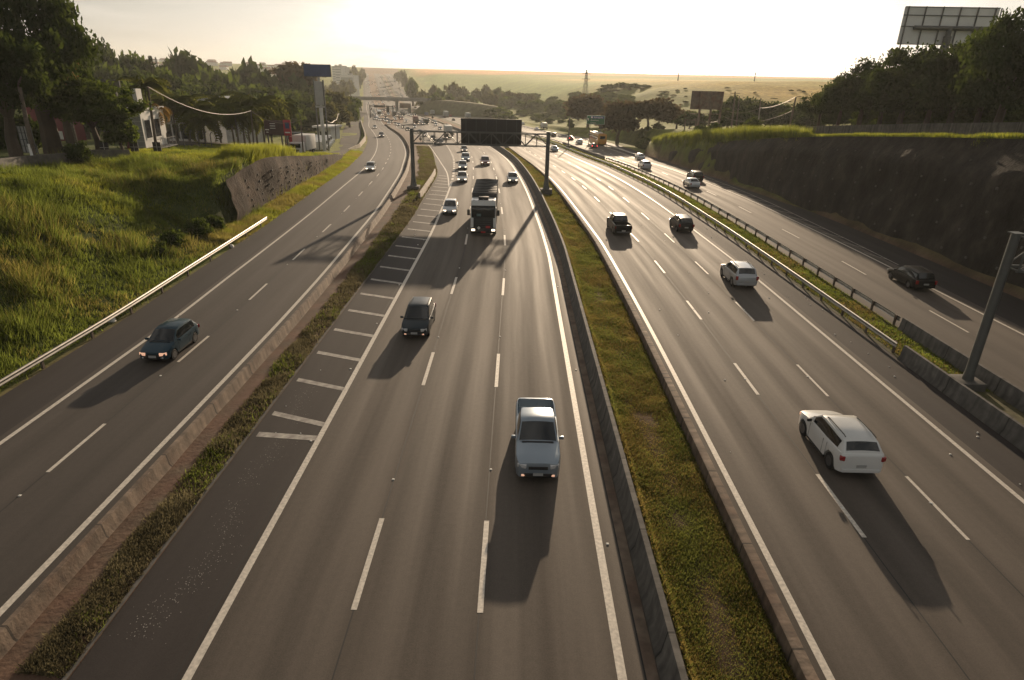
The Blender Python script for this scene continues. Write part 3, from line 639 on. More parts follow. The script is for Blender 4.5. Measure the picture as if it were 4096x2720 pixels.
for k, m in (('dark', 'leaf_dark'), ('mid', 'leaf_mid'), ('olive', 'leaf_olive'), ('brown', 'leaf_brown')):
    CR[k, 0] = [crown_mesh('crown', s, 105, 17000, .040, M[m], .74, .25, .35) for s in ((3, 4, 6) if k == 'dark' else (3, 4))] if k in ('dark', 'mid') else None
    CR[k, 1] = [crown_mesh('crown', s, 80, 5200, .095, M[m], .72, .32) for s in (11, 12)]
    CR[k, 2] = [crown_mesh('crown', s, 40, 1500, .17, M[m], .72, .36) for s in (21, 22, 23)]
_tc = [0]
def base_at(px, py, y):
    x = at(px, py, y)[0]; return np.array([x, y, Tf(x, y)])
def tree(px, ytop, wpx, y, kind, lod, label, group=None, name='tree', cat='tree', hcrown=.62, trunk=None):
    """tree whose crown top sits at photo row ytop in column px, standing on the ground y metres ahead"""
    _tc[0] += 1; k = _tc[0]
    b = base_at(px, ytop+40, y); h = at(px, ytop, y)[2]-b[2]; h = max(h, 1.5)
    zc = y*math.cos(PITCH)+(EYE-b[2]-h*.6)*math.sin(PITCH); r = wpx/2*zc/F
    root = empty(name, b, k*1.7, label, cat, group)
    ch = h*hcrown/2
    me = CR[kind, lod][k % len(CR[kind, lod])]
    t = obj('trunk', trunk or TR[k % 2], root); t.scale = (h, h, h*(1-hcrown*.25))
    c = obj('crown', me, root); c.location = (0, 0, h-ch); c.scale = (r*1.02, r*1.02, ch/.72/.92)
    return root
def bush(px, py, wpx, hpx, kind, label, group, y=None, name='shrub', lod=2):
    _tc[0] += 1; k = _tc[0]
    b = G(px, py) if y is None else base_at(px, py, y)
    zc = b[1]*math.cos(PITCH)+(EYE-b[2])*math.sin(PITCH); r = wpx/2*zc/F; h = hpx*zc/F
    root = empty(name, b, k*2.1, label, 'shrub', group)
    c = obj('foliage', CR[kind, lod][k % len(CR[kind, lod])], root); c.location = (0, 0, h*.42); c.scale = (r, r, h*.8)
    s = obj('stem', TR[k % 2], root); s.scale = (h*1.2, h*1.2, h*.7)
    return root
# plateau above the bank
tree(35, -150, 410, 74, 'dark', 0, 'huge dark tree above the bank, its crown running out of the top of the picture', hcrown=.75)
tree(195, 135, 240, 92, 'dark', 0, 'tall dark tree just behind the huge tree, above the red wall', hcrown=.8)
tree(-60, 120, 330, 66, 'dark', 0, 'dark tree low under the huge tree at the picture edge', hcrown=.7)
tree(345, 325, 320, 76, 'mid', 0, 'spreading low green tree on the bank crest beside the white house', hcrown=.66)
tree(470, 470, 120, 75, 'mid', 1, 'small bushy tree below the white house, in front of the spreading tree', hcrown=.8)
bush(300, 580, 90, 80, 'dark', 'dark shrub behind the concrete wall under the utility pole', None, y=66, lod=1)
bush(60, 545, 180, 120, 'dark', 'dark hedge mass below the huge tree beside the panel fence', None, y=78, lod=1)
FOR = 'forest trees on the rise behind the buildings'
for i, (px, yt, wp, y, kd) in enumerate([(330, 208, 130, 250, 'dark'), (405, 200, 140, 260, 'dark'), (470, 236, 130, 240, 'dark'), (530, 246, 150, 250, 'mid'), (360, 270, 150, 215, 'dark'), (450, 290, 150, 210, 'mid'), (585, 262, 120, 255, 'dark'),
        (545, 310, 160, 200, 'dark'), (690, 256, 150, 300, 'dark'), (760, 243, 170, 300, 'dark'), (820, 290, 130, 280, 'mid'), (880, 305, 130, 270, 'mid'), (660, 310, 170, 240, 'dark'), (740, 330, 170, 220, 'mid'), (830, 350, 150, 215, 'dark'),
        (925, 332, 130, 300, 'mid'), (1000, 262, 140, 330, 'dark'), (1060, 310, 130, 300, 'dark'), (960, 360, 160, 230, 'mid'), (1040, 365, 170, 225, 'mid'), (1120, 322, 150, 330, 'dark'), (1185, 330, 170, 320, 'dark'), (1120, 378, 150, 240, 'mid'),
        (1190, 385, 150, 260, 'dark'), (640, 370, 140, 190, 'dark'), (900, 385, 150, 200, 'dark'), (260, 250, 150, 200, 'dark'), (300, 300, 170, 150, 'dark'), (395, 345, 170, 150, 'dark'), (500, 360, 170, 155, 'mid'), (1010, 395, 170, 195, 'dark'), (1090, 400, 170, 200, 'mid'), (1170, 415, 150, 215, 'dark'), (700, 385, 170, 185, 'mid'), (770, 372, 180, 195, 'dark'), (570, 345, 150, 180, 'dark'), (640, 300, 150, 220, 'mid'), (1220, 410, 120, 235, 'dark')]):
    tree(px, yt, wp*1.15, y, kd, 1 if y < 262 else 2, 'dark rounded tree in the forest band' if kd == 'dark' else 'mid green tree in the forest band', FOR, hcrown=.98)
tree(1190, 258, 170, 330, 'brown', 2, 'thin brownish flat-topped tree standing over the forest beside the blue billboard', hcrown=.4)
tree(705, 236, 70, 380, 'brown', 2, 'bare brownish treetop showing above the forest near the conifer', hcrown=.5)
for i, (px, yt, wp, y) in enumerate([(1268, 396, 120, 245), (1330, 378, 130, 285), (1385, 385, 110, 300), (1300, 420, 110, 230), (1395, 420, 80, 280), (1345, 425, 110, 255), (1240, 405, 110, 250)]):
    tree(px, yt, wp, y, 'olive' if i % 2 else 'mid', 1, 'rounded roadside tree beside the service road poles' if i % 2 else 'greener roadside tree beside the service road poles', 'roadside trees along the service road', hcrown=.8)
# conifer
def conifer():
    b = base_at(613, 300, 235); top = at(613, 222, 235)[2]; h = top-b[2]; n = 1500; r = np.random.default_rng(5)
    t = r.uniform(0, 1, n)**.8; a = r.uniform(0, 2*np.pi, n); rr = (.14*(1-t)+.008)*(.55+.45*np.abs(np.sin(t*40)))*r.uniform(.5, 1, n)
    P = np.stack([rr*np.cos(a), rr*np.sin(a), .08+.92*t], -1); s = .014
    V = np.stack([P+np.array([0, 0, -s*.4]), P+np.stack([np.cos(a+1.3)*s, np.sin(a+1.3)*s, 0*a], -1)*.7, P+np.stack([np.cos(a)*s*2, np.sin(a)*s*2, -s+0*a], -1), P+np.stack([np.cos(a-1.3)*s, np.sin(a-1.3)*s, 0*a], -1)*.7], 1).reshape(-1, 3)
    root = empty('conifer', b, 0, 'narrow dark conifer spire rising above the forest', 'tree')
    c = obj('crown', np_mesh('crown', V, np.arange(4*n).reshape(n, 4), M['leaf_dark']), root); c.scale = (h, h, h)
    mb = MB().tube([(0, 0, -.3), (0, 0, h*.9)], [h*.018, h*.004], 6); mb.build('trunk', M['bark'], root)
conifer()
# palms
M['frond'] = leafmat('palm fronds', (.050, .064, .018), .42, (.24, .25, .05), .35, 1.)
M['frond_dry'] = leafmat('yellowing palm fronds', (.16, .10, .035), .4, (.34, .22, .07), .3, 1.)
M['palm_trunk'] = mat('palm trunk', (.13, .11, .09), .9, n1=(5, .4))
def palm_mesh(seed, nf=24, droop=1.):
    r = random.Random(seed); vs = []; fs = []
    for k in range(nf):
        a = 2*math.pi*k/nf+r.uniform(-.2, .2); e = r.uniform(-.5, 1.15); L = r.uniform(.85, 1.1)
        px, pz, ang = 0., 0., e
        pts = []
        for j in range(11):
            pts.append((px, pz, ang)); px += L/10*math.cos(ang); pz += L/10*math.sin(ang); ang -= (.17+.10*j/10)*droop
        for j in range(1, 11):
            w_ = .26*math.sin(math.pi*(.12+.86*j/10)); x, z, g = pts[j]
            for sd in (-1, 1):
                for q in (0, .05):
                    xx = x+q; o = len(vs)
                    for (u, v, dz) in ((xx-.036, 0, 0), (xx+.036, 0, 0), (xx+.07*math.cos(g), sd*w_*.75, -w_*.75)):
                        vs.append((u*math.cos(a)-v*math.sin(a), u*math.sin(a)+v*math.cos(a), z+dz))
                    fs.append((o, o+1, o+2))
        for j in range(10):
            (x0, z0, _), (x1, z1, _) = pts[j], pts[j+1]; o = len(vs)
            for (u, v, z) in ((x0, -.012, z0), (x0, .012, z0), (x1, .01, z1), (x1, -.01, z1)):
                vs.append((u*math.cos(a)-v*math.sin(a), u*math.sin(a)+v*math.cos(a), z))
            fs.append((o, o+1, o+2, o+3))
    me = bpy.data.meshes.new('fronds'); me.from_pydata(vs, [], fs); return me
PM = [palm_mesh(s) for s in (1, 2, 3)]
for q in PM: q.materials.append(M['frond'])
PMd = palm_mesh(8, 15, 1.15); PMd.materials.append(M['frond_dry'])
def palm(px, ytop, wpx, y, label, group=None, dry=False):
    _tc[0] += 1; k = _tc[0]
    b = base_at(px, ytop+60, y); h = at(px, ytop, y)[2]-b[2]; zc = y*math.cos(PITCH)+(EYE-b[2]-h)*math.sin(PITCH); r = wpx/2*zc/F
    root = empty('palm_tree', b, k*1.3, label, 'palm', group)
    hb = h-r*.42
    MB().tube([(0, 0, -.3), (.1, .05, hb*.5), (.05, 0, hb)], [.19, .15, .13], 8).build('trunk', M['palm_trunk'], root)
    c = obj('fronds', PMd if dry else PM[k % 3], root); c.location = (.05, 0, hb); c.scale = (r*1.25, r*1.25, r*1.15)
    return root
PG = 'palms in front of the hangar and shop'
for px, yt, wp, y in [(655, 395, 120, 116), (690, 376, 130, 112), (735, 366, 135, 116), (778, 398, 120, 113), (812, 445, 115, 108), (868, 398, 120, 122), (918, 376, 130, 124), (962, 384, 130, 120), (1010, 368, 140, 118), (1042, 378, 130, 124), (988, 412, 125, 112), (1076, 400, 120, 126), (940, 420, 120, 110)]:
    palm(px, yt, wp*1.55, y, 'feathery palm in the row before the hangar and shop', PG)
palm(1130, 392, 130, 135, 'palm beside the red advertising board, nearest the blue billboard pylon')
palm(580, 300, 190, 96, 'taller palm rising behind the small white tower')
palm(615, 400, 150, 90, 'palm with yellow hanging fronds beside the white house', dry=True)
palm(240, 225, 170, 88, 'brown drooping palm under the tall dark trees', dry=True)
# plateau above the dark cutting
RT = 'dark street trees behind the parapet wall'
for i, (px, yt, wp, y, hc) in enumerate([(3290, 375, 150, 118, .7), (3380, 312, 210, 110, .72), (3478, 262, 230, 107, .8), (3560, 280, 190, 100, .78), (3652, 226, 300, 97, .85), (3765, 212, 260, 91, .8), (3878, 170, 350, 87, .86), (3985, 190, 290, 81, .8), (4100, 80, 360, 74, .86)]):
    lab = ['small end tree of the dark row behind the parapet, nearest the golden field', 'second dark tree of the parapet row, with a forked trunk showing', 'dark tree in the parapet row standing against the bright sky, third from the golden field',
           'broad dark tree of the parapet row, fourth from the golden field', 'dark tree just short of the big billboard column', 'tall dark tree below the lower edge of the big billboard', 'broad tree hiding the foot of the big billboard column',
           'dark tree right under the far end of the big billboard', 'tallest dark tree of the parapet row at the picture edge'][i]
    tree(px, yt, wp, y, 'dark', 0, lab, RT, hcrown=hc, trunk=TRT)
for i, (px, yt, wp, y) in enumerate([(3340, 430, 130, 128), (3430, 365, 170, 130), (3520, 330, 200, 122), (3610, 300, 210, 118), (3710, 290, 230, 112), (3820, 270, 250, 106), (3930, 255, 270, 100), (4050, 235, 280, 92), (3480, 440, 130, 112), (3600, 430, 150, 104), (3730, 430, 170, 98), (3850, 425, 170, 92), (3960, 420, 190, 86), (4080, 410, 200, 80)]):
    tree(px, yt, wp, y, 'dark' if i < 8 else 'mid', 0 if i < 8 else 1, 'second-row dark tree filling the gaps behind the parapet row' if i < 8 else 'low green bushy tree between the trunks behind the parapet', 'second row behind the parapet trees' if i < 8 else 'low bushy trees behind the parapet', hcrown=.92)
for i, (px, py, wp, hp) in enumerate([(700, 985, 85, 60), (640, 1015, 60, 45), (800, 940, 90, 60), (860, 915, 80, 55)]):
    bush(px, py, wp, hp, 'mid', ['leafy green shrub low on the bank behind the guardrail', 'small shrub on the bank, lowest of the group near the guardrail', 'green shrub at the foot of the shaded nose of the bank', 'green shrub beside the foot of the brown rock face', 'shrub halfway up the bank on the edge of the shaded nose', 'dark shrub at the end of the concrete wall on the bank'][i], None, lod=1)
# middle distance beyond the bus
tree(2478, 420, 165, 205, 'brown', 1, 'round-crowned reddish tree just beyond the bus, nearer the green sign', hcrown=.74)
tree(2598, 400, 205, 208, 'brown', 1, 'wide round-crowned reddish tree between the bus and the rusty billboard', hcrown=.74)
tree(2355, 392, 170, 290, 'brown', 1, 'hazy reddish tree behind the green road sign', hcrown=.8)
tree(2710, 436, 150, 235, 'brown', 1, 'hazy dark tree beside the rusty billboard', hcrown=.8)
for px, yt, wp, y in [(2760, 455, 120, 215), (2920, 395, 90, 200), (2990, 405, 110, 205), (3040, 412, 110, 195), (3090, 420, 110, 190), (3150, 430, 120, 185), (3200, 440, 130, 175), (2890, 440, 110, 190), (2960, 455, 120, 180), (3250, 450, 110, 160)]:
    tree(px, yt, wp, y, 'dark', 1, 'dark tree among the poles and wires beyond the tall grass', 'trees behind the rusty billboard', hcrown=.85)
VT = 'hazy trees on the valley floor'
for i, (px, yt, wp, y) in enumerate([(1650, 322, 55, 640), (1690, 350, 60, 600), (1735, 332, 45, 620), (1760, 350, 60, 560), (1810, 330, 60, 640), (1850, 338, 55, 650), (1795, 372, 70, 540), (1905, 345, 50, 650), (1945, 342, 50, 650), (1990, 344, 60, 640), (2035, 352, 60, 620),
        (1700, 372, 70, 520), (1745, 380, 80, 500), (1840, 378, 70, 540), (2080, 360, 60, 600), (1880, 372, 70, 560), (1960, 372, 70, 560), (2120, 368, 60, 560)]):
    tree(px, yt+(14 if i % 4 else 2), wp*.85, y, 'olive' if i % 3 else 'mid', 2, 'hazy round tree on the valley floor' if i % 3 else 'darker hazy tree on the valley floor', VT, hcrown=.8)
for i, (px, yt, wp, y) in enumerate([(1452, 272, 30, 1150), (1440, 285, 26, 1000), (1418, 262, 34, 1050), (1412, 290, 36, 950), (1400, 318, 44, 800), (1375, 320, 50, 760), (1570, 288, 24, 1200), (1580, 284, 26, 1120), (1592, 280, 28, 1060), (1602, 284, 28, 1000), (1612, 300, 26, 930), (1622, 318, 26, 860), (1340, 330, 60, 700), (1300, 340, 60, 650), (1380, 350, 50, 620)]):
    tree(px+(16 if px > 1500 else 0), yt+6, wp*.8, y, 'olive', 2, 'hazy tree beside the far climbing motorway', 'trees along the far motorway', hcrown=.85)
# bushes
r2 = random.Random(3)
for k in range(210):
    px = r2.uniform(1960, 2560); py = r2.uniform(385, 470) if px > 2300 else r2.uniform(385, 520)
    b = G(px, py)
    if b[0] < float(WF(b[1]))+7: continue
    bush(px, py, r2.uniform(18, 52), r2.uniform(9, 20), 'mid', 'low green bush on the weedy hillside beyond the road', 'bushes on the weedy hillside')
for k in range(46):
    px = r2.uniform(2400, 3230); py = r2.uniform(352, 420)
    bush(px, py, r2.uniform(10, 28), r2.uniform(3, 6), 'olive', 'small bush dotted on the golden field', 'bushes on the golden field')
for px, py, wp, hp, kd in [(2440, 356, 60, 18, 'mid'), (2490, 352, 70, 20, 'mid'), (2535, 350, 50, 14, 'mid'), (2580, 349, 40, 10, 'mid'), (2410, 370, 50, 16, 'mid'), (2230, 455, 90, 40, 'mid'), (2140, 440, 120, 36, 'mid'), (2050, 430, 120, 40, 'mid'), (1985, 470, 110, 34, 'mid'), (2020, 480, 80, 22, 'mid')]:
    bush(px, py, wp, hp, kd, 'broad dark thicket on the hillside beyond the road', 'thickets on the weedy hillside')
for k in range(26):
    y = r2.uniform(120, 200); x = float(WF(y))+r2.uniform(2, 12) if y > 160 else float(WF(y))+.3*float(_topR(y))+r2.uniform(3, 9)
    d = np.array([x, y, Tf(x, y)]); _tc[0] += 1; root = empty('shrub', d, k, 'weedy green shrub at the end of the dark cutting', 'shrub', 'weedy shrubs at the end of the cutting')
    c = obj('foliage', CR['mid', 2][k % 3], root); s_ = r2.uniform(.7, 1.5); c.scale = (s_, s_, s_*.9); c.location = (0, 0, s_*.5)
# ------------------------------------------------------------------ structures beside the road
M['sign_black'] = mat('black sign back', (.018, .016, .016), .6, n1=(3, .25))
M['sign_green'] = mat('green sign sheeting', (.02, .14, .06), .45, n1=(4, .12))
M['sign_blue'] = mat('blue sign sheeting', (.05, .08, .20), .45, n1=(4, .12))
M['sign_white'] = mat('white sign sheeting', (.75, .74, .70), .45, n1=(4, .1))
M['board_blue'] = mat('faded navy billboard', (.032, .060, .15), .55, n1=(.8, .2))
M['grey_panel'] = mat('pale grey panel', (.36, .36, .34), .6, n1=(1., .12))
M['white_wall'] = mat('white painted wall', (.62, .61, .58), .8, n1=(1.2, .12))
M['grey_and_shade_wall'] = mat('grey and shaded wall', (.33, .33, .32), .85, n1=(1., .2))  # plain grey; also stands in for shade on house and hangar walls
M['roof_grey'] = mat('grey sheet roof', (.30, .31, .31), .6, n1=(.6, .12))
M['roof_red'] = mat('clay tile roof', (.22, .10, .065), .85, n1=(2, .3))
M['red_wall'] = mat('dark red wall', (.16, .035, .045), .7, n1=(1., .15))
M['red_board'] = mat('red advertising vinyl', (.42, .03, .05), .5, n1=(1., .1))
M['dark_board'] = mat('dark advertising vinyl', (.06, .025, .03), .5, n1=(1.5, .4))
M['window'] = mat('window glass', (.03, .035, .04), .12, spec=.6)
M['wood_pole'] = mat('timber pole', (.11, .085, .065), .85, n1=(5, .3))
M['conc_pole'] = mat('concrete pole', (.30, .28, .25), .85, n1=(4, .2))
M['wire'] = mat('cable', (.16, .13, .10), .5, .2, n1=(5, .2))
M['rust'] = mat('rusty sheet', (.20, .15, .12), .8, n1=(1.5, .35), n2=(.8, (.16, .075, .05), .45, .7))
M['street'] = mat('street asphalt', (.040, .037, .036), .95, spec=.15, n1=(.5, .25), n2=(.25, (.085, .07, .055), .4, .75))
M['bridge'] = mat('bridge concrete', (.20, .195, .18), .85, n1=(.4, .2))
M['debris_white'] = mat('pale litter', (.7, .68, .62), .6, n1=(20, .2))
def text(name, body, size, loc, rot, m, parent, align='LEFT'):
    c = bpy.data.curves.new(name, 'FONT'); c.body = body; c.size = size; c.extrude = .004; c.align_x = align; c.align_y = 'CENTER'; c.resolution_u = 3
    tmp = bpy.data.objects.new(name, c); COL.objects.link(tmp); me = bpy.data.meshes.new_from_object(tmp.evaluated_get(bpy.context.evaluated_depsgraph_get())); bpy.data.objects.remove(tmp)
    me.materials.clear(); me.materials.append(m); o = obj(name, me, parent); o.location = loc; o.rotation_euler = rot; return o
# message gantry across the middle carriageway, seen from behind
def gantry():
    lp = U(1649, 768); rp = U(2182, 768); yg = (lp[1]+rp[1])/2
    root = empty('sign_gantry', ((lp[0]+rp[0])/2, yg, 0), 0, 'grey lattice gantry over the carriageway carrying a big black message board seen from behind', 'gantry')
    x0, x1 = lp[0]-root.location.x, rp[0]-root.location.x; z0 = float(Zp(yg)); H = 7.75
    for x in (x0, x1):
        mb = MB(); mb.tube([(x, 0, z0+.5), (x, 0, z0+1.0), (x, 0, z0+1.9), (x, 0, z0+H)], [.50, .36, .27, .25], 12)
        mb.box((x, 0, z0+H+.03), (.6, .6, .06))
        p = mb.build('post', M['post_steel'], root)
        MB().box((x, 0, z0+.25), (1.55, 1.55, .75), bev=.05).build('footing', M['concrete_grey'], p)
    mb = MB(); zt, zb = z0+H-.25, z0+H-1.75; d = .55
    for zz in (zt, zb):
        for yy in (-d, d): mb.box(((x0+x1)/2, yy, zz), (x1-x0-.2, .14, .14))
    n = 12; st = (x1-x0)/n
    for i in range(n+1):
        x = x0+i*st
        for yy in (-d, d): mb.box((x, yy, (zt+zb)/2), (.08, .08, zt-zb))
        for zz in (zt, zb): mb.box((x, 0, zz), (.07, 2*d, .07))
        if i < n:
            for yy in (-d, d): mb.tube([(x, yy, zt if i % 2 else zb), (x+st, yy, zb if i % 2 else zt)], .05, 6)
            mb.tube([(x, -d, zt), (x+st, d, zt)], .035, 6)
    mb.build('truss', M['post_steel'], root)
    a = at(1840, 478, yg-d)[0]-root.location.x; b = at(2088, 478, yg-d)[0]-root.location.x
    ztop = at(1960, 477, yg)[2]; zbot = at(1960, 584, yg)[2]
    mb = MB(); mb.box(((a+b)/2, .85, (ztop+zbot)/2), (b-a, .30, ztop-zbot), bev=.03)
    brd = mb.build('message_board', M['sign_black'], root)
    mb = MB()
    for i in range(6):
        x = a+(b-a)*(i+.5)/6; mb.box((x, .665, (ztop+zbot)/2), (.06, .06, ztop-zbot-.2))
        mb.box((x, .62, zbot+.25), (.3, .1, .06))
    mb.build('backing_rail', M['dark_steel'], brd)
gantry()
# leaning-looking pole of the next gantry at the picture edge
def gantry2():
    b = ground(3868, 1552, lambda x, y: float(Zp(y))); yg = b[1]; x = float((G1(yg)+G2(yg))/2); z0 = 0.
    h = at(4022, 933, yg)[2]
    root = empty('sign_gantry', (x, yg, z0), 0, 'round grey gantry pole with its lattice arm leaving the picture, between two concrete barriers', 'gantry')
    mb = MB(); mb.tube([(0, 0, 0), (0, 0, .9), (0, 0, h)], [.34, .22, .20], 16); mb.box((0, 0, h+.02), (.5, .5, .05)); mb.build('post', M['post_steel'], root)
    MB().box((0, 0, .2), (1.2, 1.2, .6), bev=.05).build('footing', M['concrete_grey'], root)
    mb = MB(); L = 13.
    for zz in (h-.15, h-1.65):
        for yy in (-.45, .45): mb.box((L/2+.2, yy, zz), (L, .12, .12))
    for i in range(9):
        xx = .3+i*L/8
        for yy in (-.45, .45): mb.box((xx, yy, h-.9), (.07, .07, 1.5))
        if i < 8:
            for yy in (-.45, .45): mb.tube([(xx, yy, h-.15 if i % 2 else h-1.65), (xx+L/8, yy, h-1.65 if i % 2 else h-.15)], .045, 6)
        for zz in (h-.15, h-1.65): mb.box((xx, 0, zz), (.06, .9, .06))
    mb.build('truss', M['post_steel'], root)
    mb = MB(); mb.tube([(L+.2, 0, 0-.1), (L+.2, 0, h)], .3, 12); mb.build('post', M['post_steel'], root)
gantry2()
# parapet wall behind the crest of the dark cutting
def parapet():
    ys = np.arange(-20, 92, 2.); f = lambda y: WF(y)+.30*_topR(y)+2.5
    sec = [(0, -.3), (0, 1.35), (.22, 1.35), (.22, -.3)]
    v = []; fs = []; k = 4
    for y in ys:
        x = float(f(y)); z = float(_topR(y))
        v += [(x+a, y, z+b) for a, b in sec]
    for i in range(len(ys)-1):
        for j in range(k): fs.append((i*k+j, i*k+(j+1) % k, (i+1)*k+(j+1) % k, (i+1)*k+j))
    fs += [(0, 1, 2, 3), tuple((len(ys)-1)*k+j for j in (3, 2, 1, 0))]
    tag(obj('parapet_wall', np_mesh('parapet_wall', v, fs, M['barrier_grey'])), 'long grey parapet wall along the top of the dark cutting under the trees', 'wall')
parapet()
def bankwall():
    pts = []
    for px, py in ((-60, 690), (0, 680), (120, 664), (260, 650), (385, 634)):
        g = G(px, py+10); pts.append(g)
    pts.append(pts[-1]+np.array([1.6, 3.6, -.1]))
    v = []; fs = []
    nrm = pts[3]-pts[1]; nrm = np.array([-nrm[1], nrm[0]]); nrm /= np.linalg.norm(nrm)
    for i, g in enumerate(pts):
        h = 1.15 if i < len(pts)-1 else .9
        for s_, z in ((0, -.6), (0, h), (.2, h), (.2, -.6)): v.append((g[0]+nrm[0]*s_, g[1]+nrm[1]*s_, g[2]+z))
    n = len(pts)
    for i in range(n-1):
        for j in range(4): fs.append((i*4+j, i*4+(j+1) % 4, (i+1)*4+(j+1) % 4, (i+1)*4+j))
    fs += [(0, 1, 2, 3), ((n-1)*4+3, (n-1)*4+2, (n-1)*4+1, (n-1)*4)]
    tag(obj('retaining_wall', np_mesh('retaining_wall', v, fs, M['concrete_grey'])), 'streaked grey concrete wall at the top of the grass bank', 'wall')
bankwall()
# billboards
def frame_face(root, w_, h, zc, mface, mframe, nv, nh, yoff=.0, name='panel', th=.12):
    p = MB().box((0, yoff, zc), (w_, th, h)).build(name, mface, root)
    mb = MB()
    for i in range(nv+1): mb.box((-w_/2+w_*i/nv, yoff-.16, zc), (.12, .16, h))
    for i in range(nh+1): mb.box((0, yoff-.26, zc-h/2+h*i/nh), (w_, .05, .10))
    mb.build('frame', mframe, p); return p
def big_billboard():
    y = 120.; c = at(3795, 105, y); b = base_at(3800, 300, y)
    wd = np.linalg.norm((at(3965, 115, y)-at(3608, 90, y))); hh = at(3620, 22, y)[2]-at(3606, 173, y)[2]
    root = empty('billboard', (c[0], y, b[2]), R(-4), 'huge pale grey billboard seen from behind on one thick column above the dark trees', 'billboard')
    zc = c[2]-b[2]
    p = MB().box((0, .3, zc), (wd, .15, hh)).build('panel', mat('pale billboard sheet', (.62, .62, .60), .6, n1=(.6, .08)), root)
    mb = MB()
    for i in range(6): mb.box((-wd/2+wd*(i*.92/5+.02)+.25, .1, zc-.35), (.16, .22, hh+.9))
    for t in (-.5, -.02, .28, .5): mb.box((0, .16, zc+hh*t), (wd, .12, .14))
    mb.build('frame', M['dark_steel'], p)
    mb = MB(); mb.tube([(0, -.5, -.5), (0, -.5, zc-1.6), (0, -.5, zc-1.55), (0, -.5, zc-.2)], [.62, .62, .45, .42], 14); mb.build('column', M['dark_steel'], root)
    mb = MB(); mb.tube([(-wd*.38, -.5, zc-.35), (wd*.40, -.5, zc-.35)], .36, 12); mb.build('cross_beam', M['dark_steel'], root)
    mb = MB(); mb.box((-wd*.1, -.6, zc-hh/2-1.1), (wd*.9, .9, .08)); mb.box((-wd*.53, -.2, zc-hh/2-1.25), (1.2, .7, .75)); mb.build('catwalk', M['dark_steel'], root)
    mb = MB(); mb.box((wd/2+.25, .2, zc+.0), (.05, .4, hh)); mb.build('ladder', M['dark_steel'], root)
big_billboard()
def rusty_billboard():
    y = 150.; b = base_at(2800, 500, y); a0 = at(2768, 363, y); a1 = at(2896, 366, y); bt = at(2830, 437, y)
    root = empty('billboard', ((a0[0]+a1[0])/2, y, b[2]), R(5), 'rust stained billboard back on three posts before the golden field', 'billboard')
    w_ = a1[0]-a0[0]; zt = a0[2]-b[2]; zb = bt[2]-b[2]
    p = MB().box((0, .15, (zt+zb)/2), (w_, .12, zt-zb)).build('panel', M['rust'], root)
    mb = MB()
    for t in (.0, .33, .82): mb.box((0, .05, zb+(zt-zb)*t), (w_, .12, .14))
    for z in (zb-1.0, zb-4.2): mb.box((0, .0, z), (w_, .10, .12))
    mb.build('frame', M['rust'], p)
    for t in (-.2, .16, .48):
        MB().box((w_*t, -.2, zt/2-.5), (.38, .38, zt+1)).build('post', M['rust'], root)
rusty_billboard()
def blue_billboard():
    y = 150.; b = base_at(1262, 480, y); a0 = at(1213, 257, y); a1 = at(1325, 259, y); bt = at(1270, 306, y); cx = (a0[0]+a1[0])/2
    root = empty('billboard', (cx, y, b[2]), R(-8), 'plain navy blue billboard on a slim mast rising over the service road', 'billboard')
    w_ = a1[0]-a0[0]; zt = a0[2]-b[2]; zb = bt[2]-b[2]
    p = MB().box((0, -.3, (zt+zb)/2), (w_, .35, zt-zb), bev=.03).build('panel', M['board_blue'], root)
    mb = MB()
    for z in (zt, zb): mb.box((0, -.3, z), (w_+.15, .42, .12))
    for x in (-w_/2, w_/2): mb.box((x, -.3, (zt+zb)/2), (.12, .42, zt-zb))
    mb.build('frame', M['dark_steel'], p)
    MB().tube([(0, .05, -.5), (0, .05, zb+.5)], .28, 10).build('mast', M['grey_panel'], root)
    # totem with two lattice legs standing just before it
    y2 = y-3; c0 = at(1253, 325, y2); c1 = at(1293, 325, y2); bb = base_at(1272, 480, y2); z1 = at(1270, 325, y2)[2]-bb[2]; z2 = at(1275, 420, y2)[2]-bb[2]; ww = c1[0]-c0[0]
    r2_ = empty('totem_sign', ((c0[0]+c1[0])/2, y2, bb[2]), R(-8), 'tall grey totem panel held between two slender legs below the navy billboard', 'sign')
    MB().box((0, 0, (z1+z2)/2), (ww*.86, .5, z1-z2), bev=.04).build('panel', M['grey_panel'], r2_)
    for s_ in (-1, 1): MB().box((s_*ww*.5, 0, z1/2), (.22, .3, z1+.6)).build('leg', M['post_steel'], r2_)
    MB().box((0, 0, z2-.35), (ww, .35, .4)).build('cross_bar', M['grey_panel'], r2_)
    MB().box((0, .1, (z2-.6)/2), (ww*.32, .35, z2-.6)).build('base_column', M['white_wall'], r2_)
blue_billboard()
